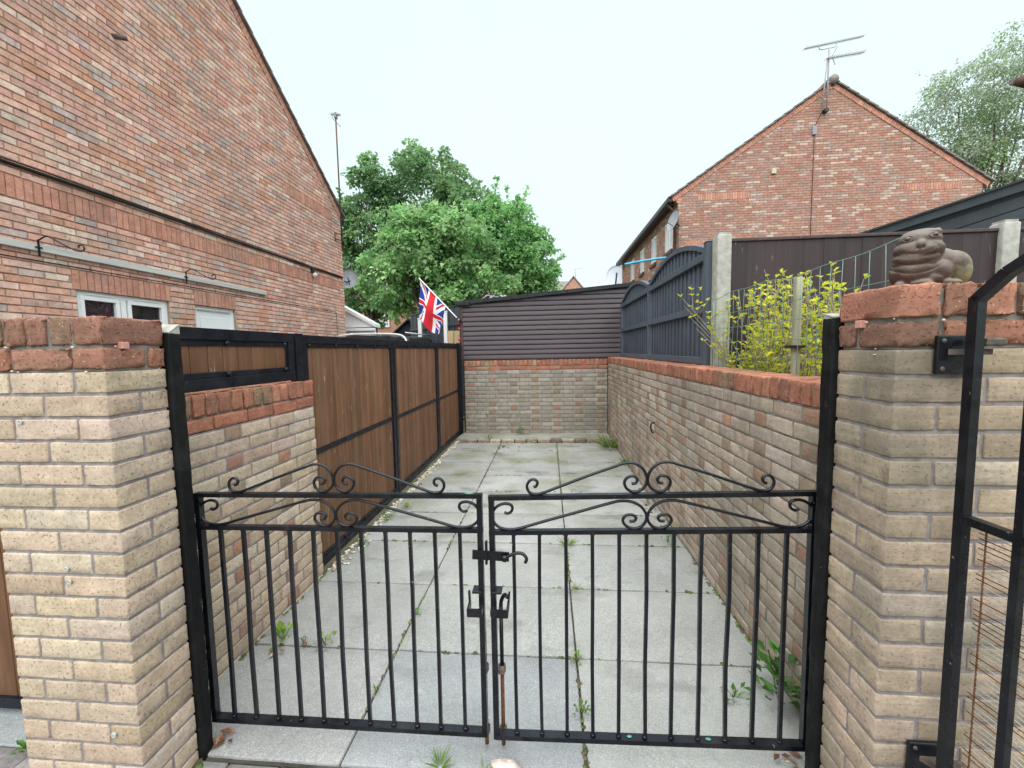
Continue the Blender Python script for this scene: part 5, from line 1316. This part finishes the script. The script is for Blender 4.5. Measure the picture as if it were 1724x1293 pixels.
# ------------------------------------------------------------------ weeds, leaves, gravel
def weed(label, c, r, h, n, pal, blade=False, cat='weed', name='weed'):
    rg = np.random.default_rng(int(abs(c[0] * 1000 + c[1] * 77)) + n); P = []; D = []; Nn = []; L = []; C = []
    for i in range(n):
        a = rg.uniform(0, 6.283); k = rg.uniform(0, 1) ** .7
        z = 0.002 if blade else rg.uniform(0, h) * (1 - .3 * k)
        P.append((c[0] + math.cos(a) * r * (.15 if blade else k * .8), c[1] + math.sin(a) * r * (.15 if blade else k * .8), c[2] + z))
        D.append((math.cos(a) * (.5 + k), math.sin(a) * (.5 + k), rg.uniform(.4, 1.6))); Nn.append((-math.cos(a), -math.sin(a), 1.)); L.append((h * rg.uniform(.5, 1.1)) if blade else r * rg.uniform(.3, .65)); C.append(np.array(pal[rg.integers(len(pal))]) * rg.uniform(.75, 1.25))
    L = np.array(L); b = MB(); b.leaves(np.array(P), np.array(D), np.array(Nn), L, L * (.045 if blade else .55), np.array(C), fold=.1 if blade else .2)
    if not blade:
        for i in range(5): a = rg.uniform(0, 6.283); b.tube([(c[0], c[1], c[2] - .004), (c[0] + math.cos(a) * r * .4, c[1] + math.sin(a) * r * .4, c[2] + h * .8)], .0018, 4, 0, (.15, .2, .06))
    return tag(b.build(name, ['weed'], loc=c), label, cat)
GW = [(.10, .24, .035), (.14, .30, .05), (.075, .19, .035)]; GY_ = [(.22, .34, .05), (.28, .40, .07), (.16, .30, .05)]
weed('leafy weed clump at the foot of short left wall, behind left gate', (-1.45, 2.02, 0), .09, .07, 26, GY_)
weed('pale green weed in slab joint between gate bars, left of centre', (-1.2, 2.0, 0), .055, .07, 22, GY_)
weed('tiny weed by a dead leaf in the joint behind left gate', (-1.32, 2.0, 0), .03, .05, 8, GW)
weed('large dark green weed climbing the long right wall behind right gate', (.99, 1.80, 0), .12, .25, 70, [(.05, .13, .03), (.075, .18, .035), (.10, .23, .05)])
weed('low leafy weed on slabs beside the large wall weed', (.80, 1.80, 0), .06, .04, 16, GW)
weed('yellowish grass tuft in the slab joint behind right gate', (.165, 2.60, 0), .03, .05, 22, GY_, True, 'grass tuft', 'grass_tuft')
weed('grass tuft with long blades in the joint below right gate top rail', (.13, 3.20, 0), .08, .10, 40, GY_, True, 'grass tuft', 'grass_tuft')
weed('small green weed at far end of the joint behind latch side bars', (.125, 1.66, 0), .035, .055, 26, GW)
weed('yellow green weed halfway along the joint behind right gate', (.13, 1.97, 0), .04, .04, 22, GY_)
weed('green weed at foot of right wall just under gate rail', (.93, 3.28, 0), .05, .09, 26, GW)
weed('green weed at foot of right wall seen over gate scrolls', (.98, 4.15, 0), .06, .09, 24, GW)
weed('big grass clump in the far right corner of drive', (.95, 6.5, 0), .20, .30, 90, [(.20, .28, .09), (.15, .24, .06), (.30, .34, .14)], True, 'grass tuft', 'grass_tuft')
weed('green weed at the foot of right wall near the grass clump', (.98, 5.55, 0), .08, .10, 30, GW)
weed('small bushy weed against the far brick wall', (-.52, 7.43, .035), .07, .12, 40, GW)
weed('small weed near the left end of the brick kerb', (-1.03, 7.0, .03), .07, .09, 22, GY_)
weed('green weed on the gravel edge beside nearest boarded panel', (-1.50, 3.12, 0), .05, .06, 24, GW)
weed('bright weed on the gravel edge beyond left gate scrolls', (-1.42, 3.92, 0), .06, .06, 26, GY_)
weed('broad leafed weed on gravel edge beside middle boarded panel', (-1.50, 3.62, 0), .06, .06, 20, GW)
weed('spiky grass tuft at bottom edge beside the broken stone', (-.42, 1.40, 0), .05, .07, 40, GY_, True, 'grass tuft', 'grass_tuft')
weed('small grass tuft touching the pale broken stone', (-.258, 1.40, 0), .03, .05, 18, GY_, True, 'grass tuft', 'grass_tuft')
weed('small moss green weed at left edge beside brick pier foot', (-2.06, 1.36, 0), .06, .03, 24, GW)
weed('tiny weed in joint between bluish slab and left slabs', (-.80, 1.72, 0), .025, .04, 14, GY_)
weed('tiny weed in joint beyond bluish slab, behind left gate', (-.79, 2.28, 0), .03, .03, 14, GW)
# gravel strip along the boarded panels
b = MB(); rg = np.random.default_rng(4)
def peb(mb, x, y, s, c, z=0):
    k = rg.uniform(.7, 1.3, 3) * s; mb.ell((x, y, z + k[2] * .3), (k[0], k[1], k[2] * .6), 0, c, 7, 4, .08)
for i in range(620):
    y = rg.uniform(2.72, 7.4); x = -1.59 + abs(rg.normal(0, .035)) + (.03 if rg.random() < .1 else 0)
    c = [(.62, .58, .48), (.50, .44, .33), (.72, .70, .66), (.33, .27, .2)][rg.integers(4)]; peb(b, x, y, rg.uniform(.006, .017), c)
for i in range(60): peb(b, rg.uniform(-1.5, 1), 6.84 + rg.normal(0, .02), rg.uniform(.006, .014), [(.3, .2, .13), (.5, .42, .33), (.2, .14, .1)][rg.integers(3)])
for i in range(40): peb(b, rg.uniform(.9, 1.04), rg.uniform(3.6, 4.6), rg.uniform(.005, .012), [(.3, .2, .13), (.45, .38, .3)][rg.integers(2)])
tag(b.build('gravel', ['pebble']), 'strip of pale pebbles along the foot of the boarded panels', 'gravel', kind='stuff')
b = MB()
def moss(x0, y0, x1, y1, n, w_):
    for i in range(n):
        k = rg.uniform(0, 1); cl_ = math.sin(k * 23 + x0 * 9) + rg.normal(0, .6)
        if cl_ < .2: continue
        x = x0 + (x1 - x0) * k + rg.normal(0, w_); y = y0 + (y1 - y0) * k + rg.normal(0, w_); r_ = rg.uniform(.004, .011)
        b.ell((x, y, -.002), (r_ * 1.2, r_ * 1.5, r_ * .7), 0, [(.10, .14, .04), (.16, .19, .06), (.08, .08, .045), (.13, .11, .07)][rg.integers(4)], 6, 4, .15)
moss(.125, 1.4, .125, 6.8, 420, .004); moss(-.805, 1.4, -.805, 6.8, 260, .004); moss(1.04, 1.45, 1.04, 6.9, 420, .007); moss(-1.585, 1.45, -1.585, 2.7, 160, .008); moss(-1.345, 1.2, -1.345, 1.375, 60, .006)
for y in ys[1:-1]: moss(-1.55, y, 1.0, y, 60, .003)
tag(b.build('moss', ['pebble']), 'moss and soil crumbs along the joints of the slabs', 'moss', kind='stuff')
# dead leaves and debris
P = []; D = []; Nn = []; L = []; C = []
def deb(x, y, n, s, pal, l):
    for i in range(n):
        a = rg.uniform(0, 6.283); P.append((x + rg.normal(0, s), y + rg.normal(0, s), .004 + rg.uniform(0, .012))); D.append((math.cos(a), math.sin(a), rg.uniform(-.1, .35))); Nn.append((0.1, .1, 1)); L.append(l * rg.uniform(.5, 1.2)); C.append(pal[rg.integers(len(pal))])
DB = [(.22, .10, .06), (.30, .17, .10), (.16, .07, .05), (.5, .42, .3)]
deb(-1.33, 1.43, 12, .03, DB, .05); deb(-1.44, 1.93, 3, .03, DB, .05); deb(-1.30, 1.99, 2, .02, DB, .04); deb(.88, 1.50, 10, .035, DB, .045); deb(-.75, 6.55, 6, .06, DB, .07); deb(-.5, 6.8, 10, .2, DB, .06); deb(-1.55, 4.6, 5, .04, DB, .06); deb(.95, 4.1, 18, .1, DB, .05); deb(.2, 1.45, 3, .15, DB, .02)
L = np.array(L); b = MB(); b.leaves(np.array(P), np.array(D), np.array(Nn), L, L * .5, np.array(C)); tag(b.build('dead_leaves', ['pebble']), 'scattered dead brown leaves on the slabs and wall foot', 'leaves', kind='stuff')
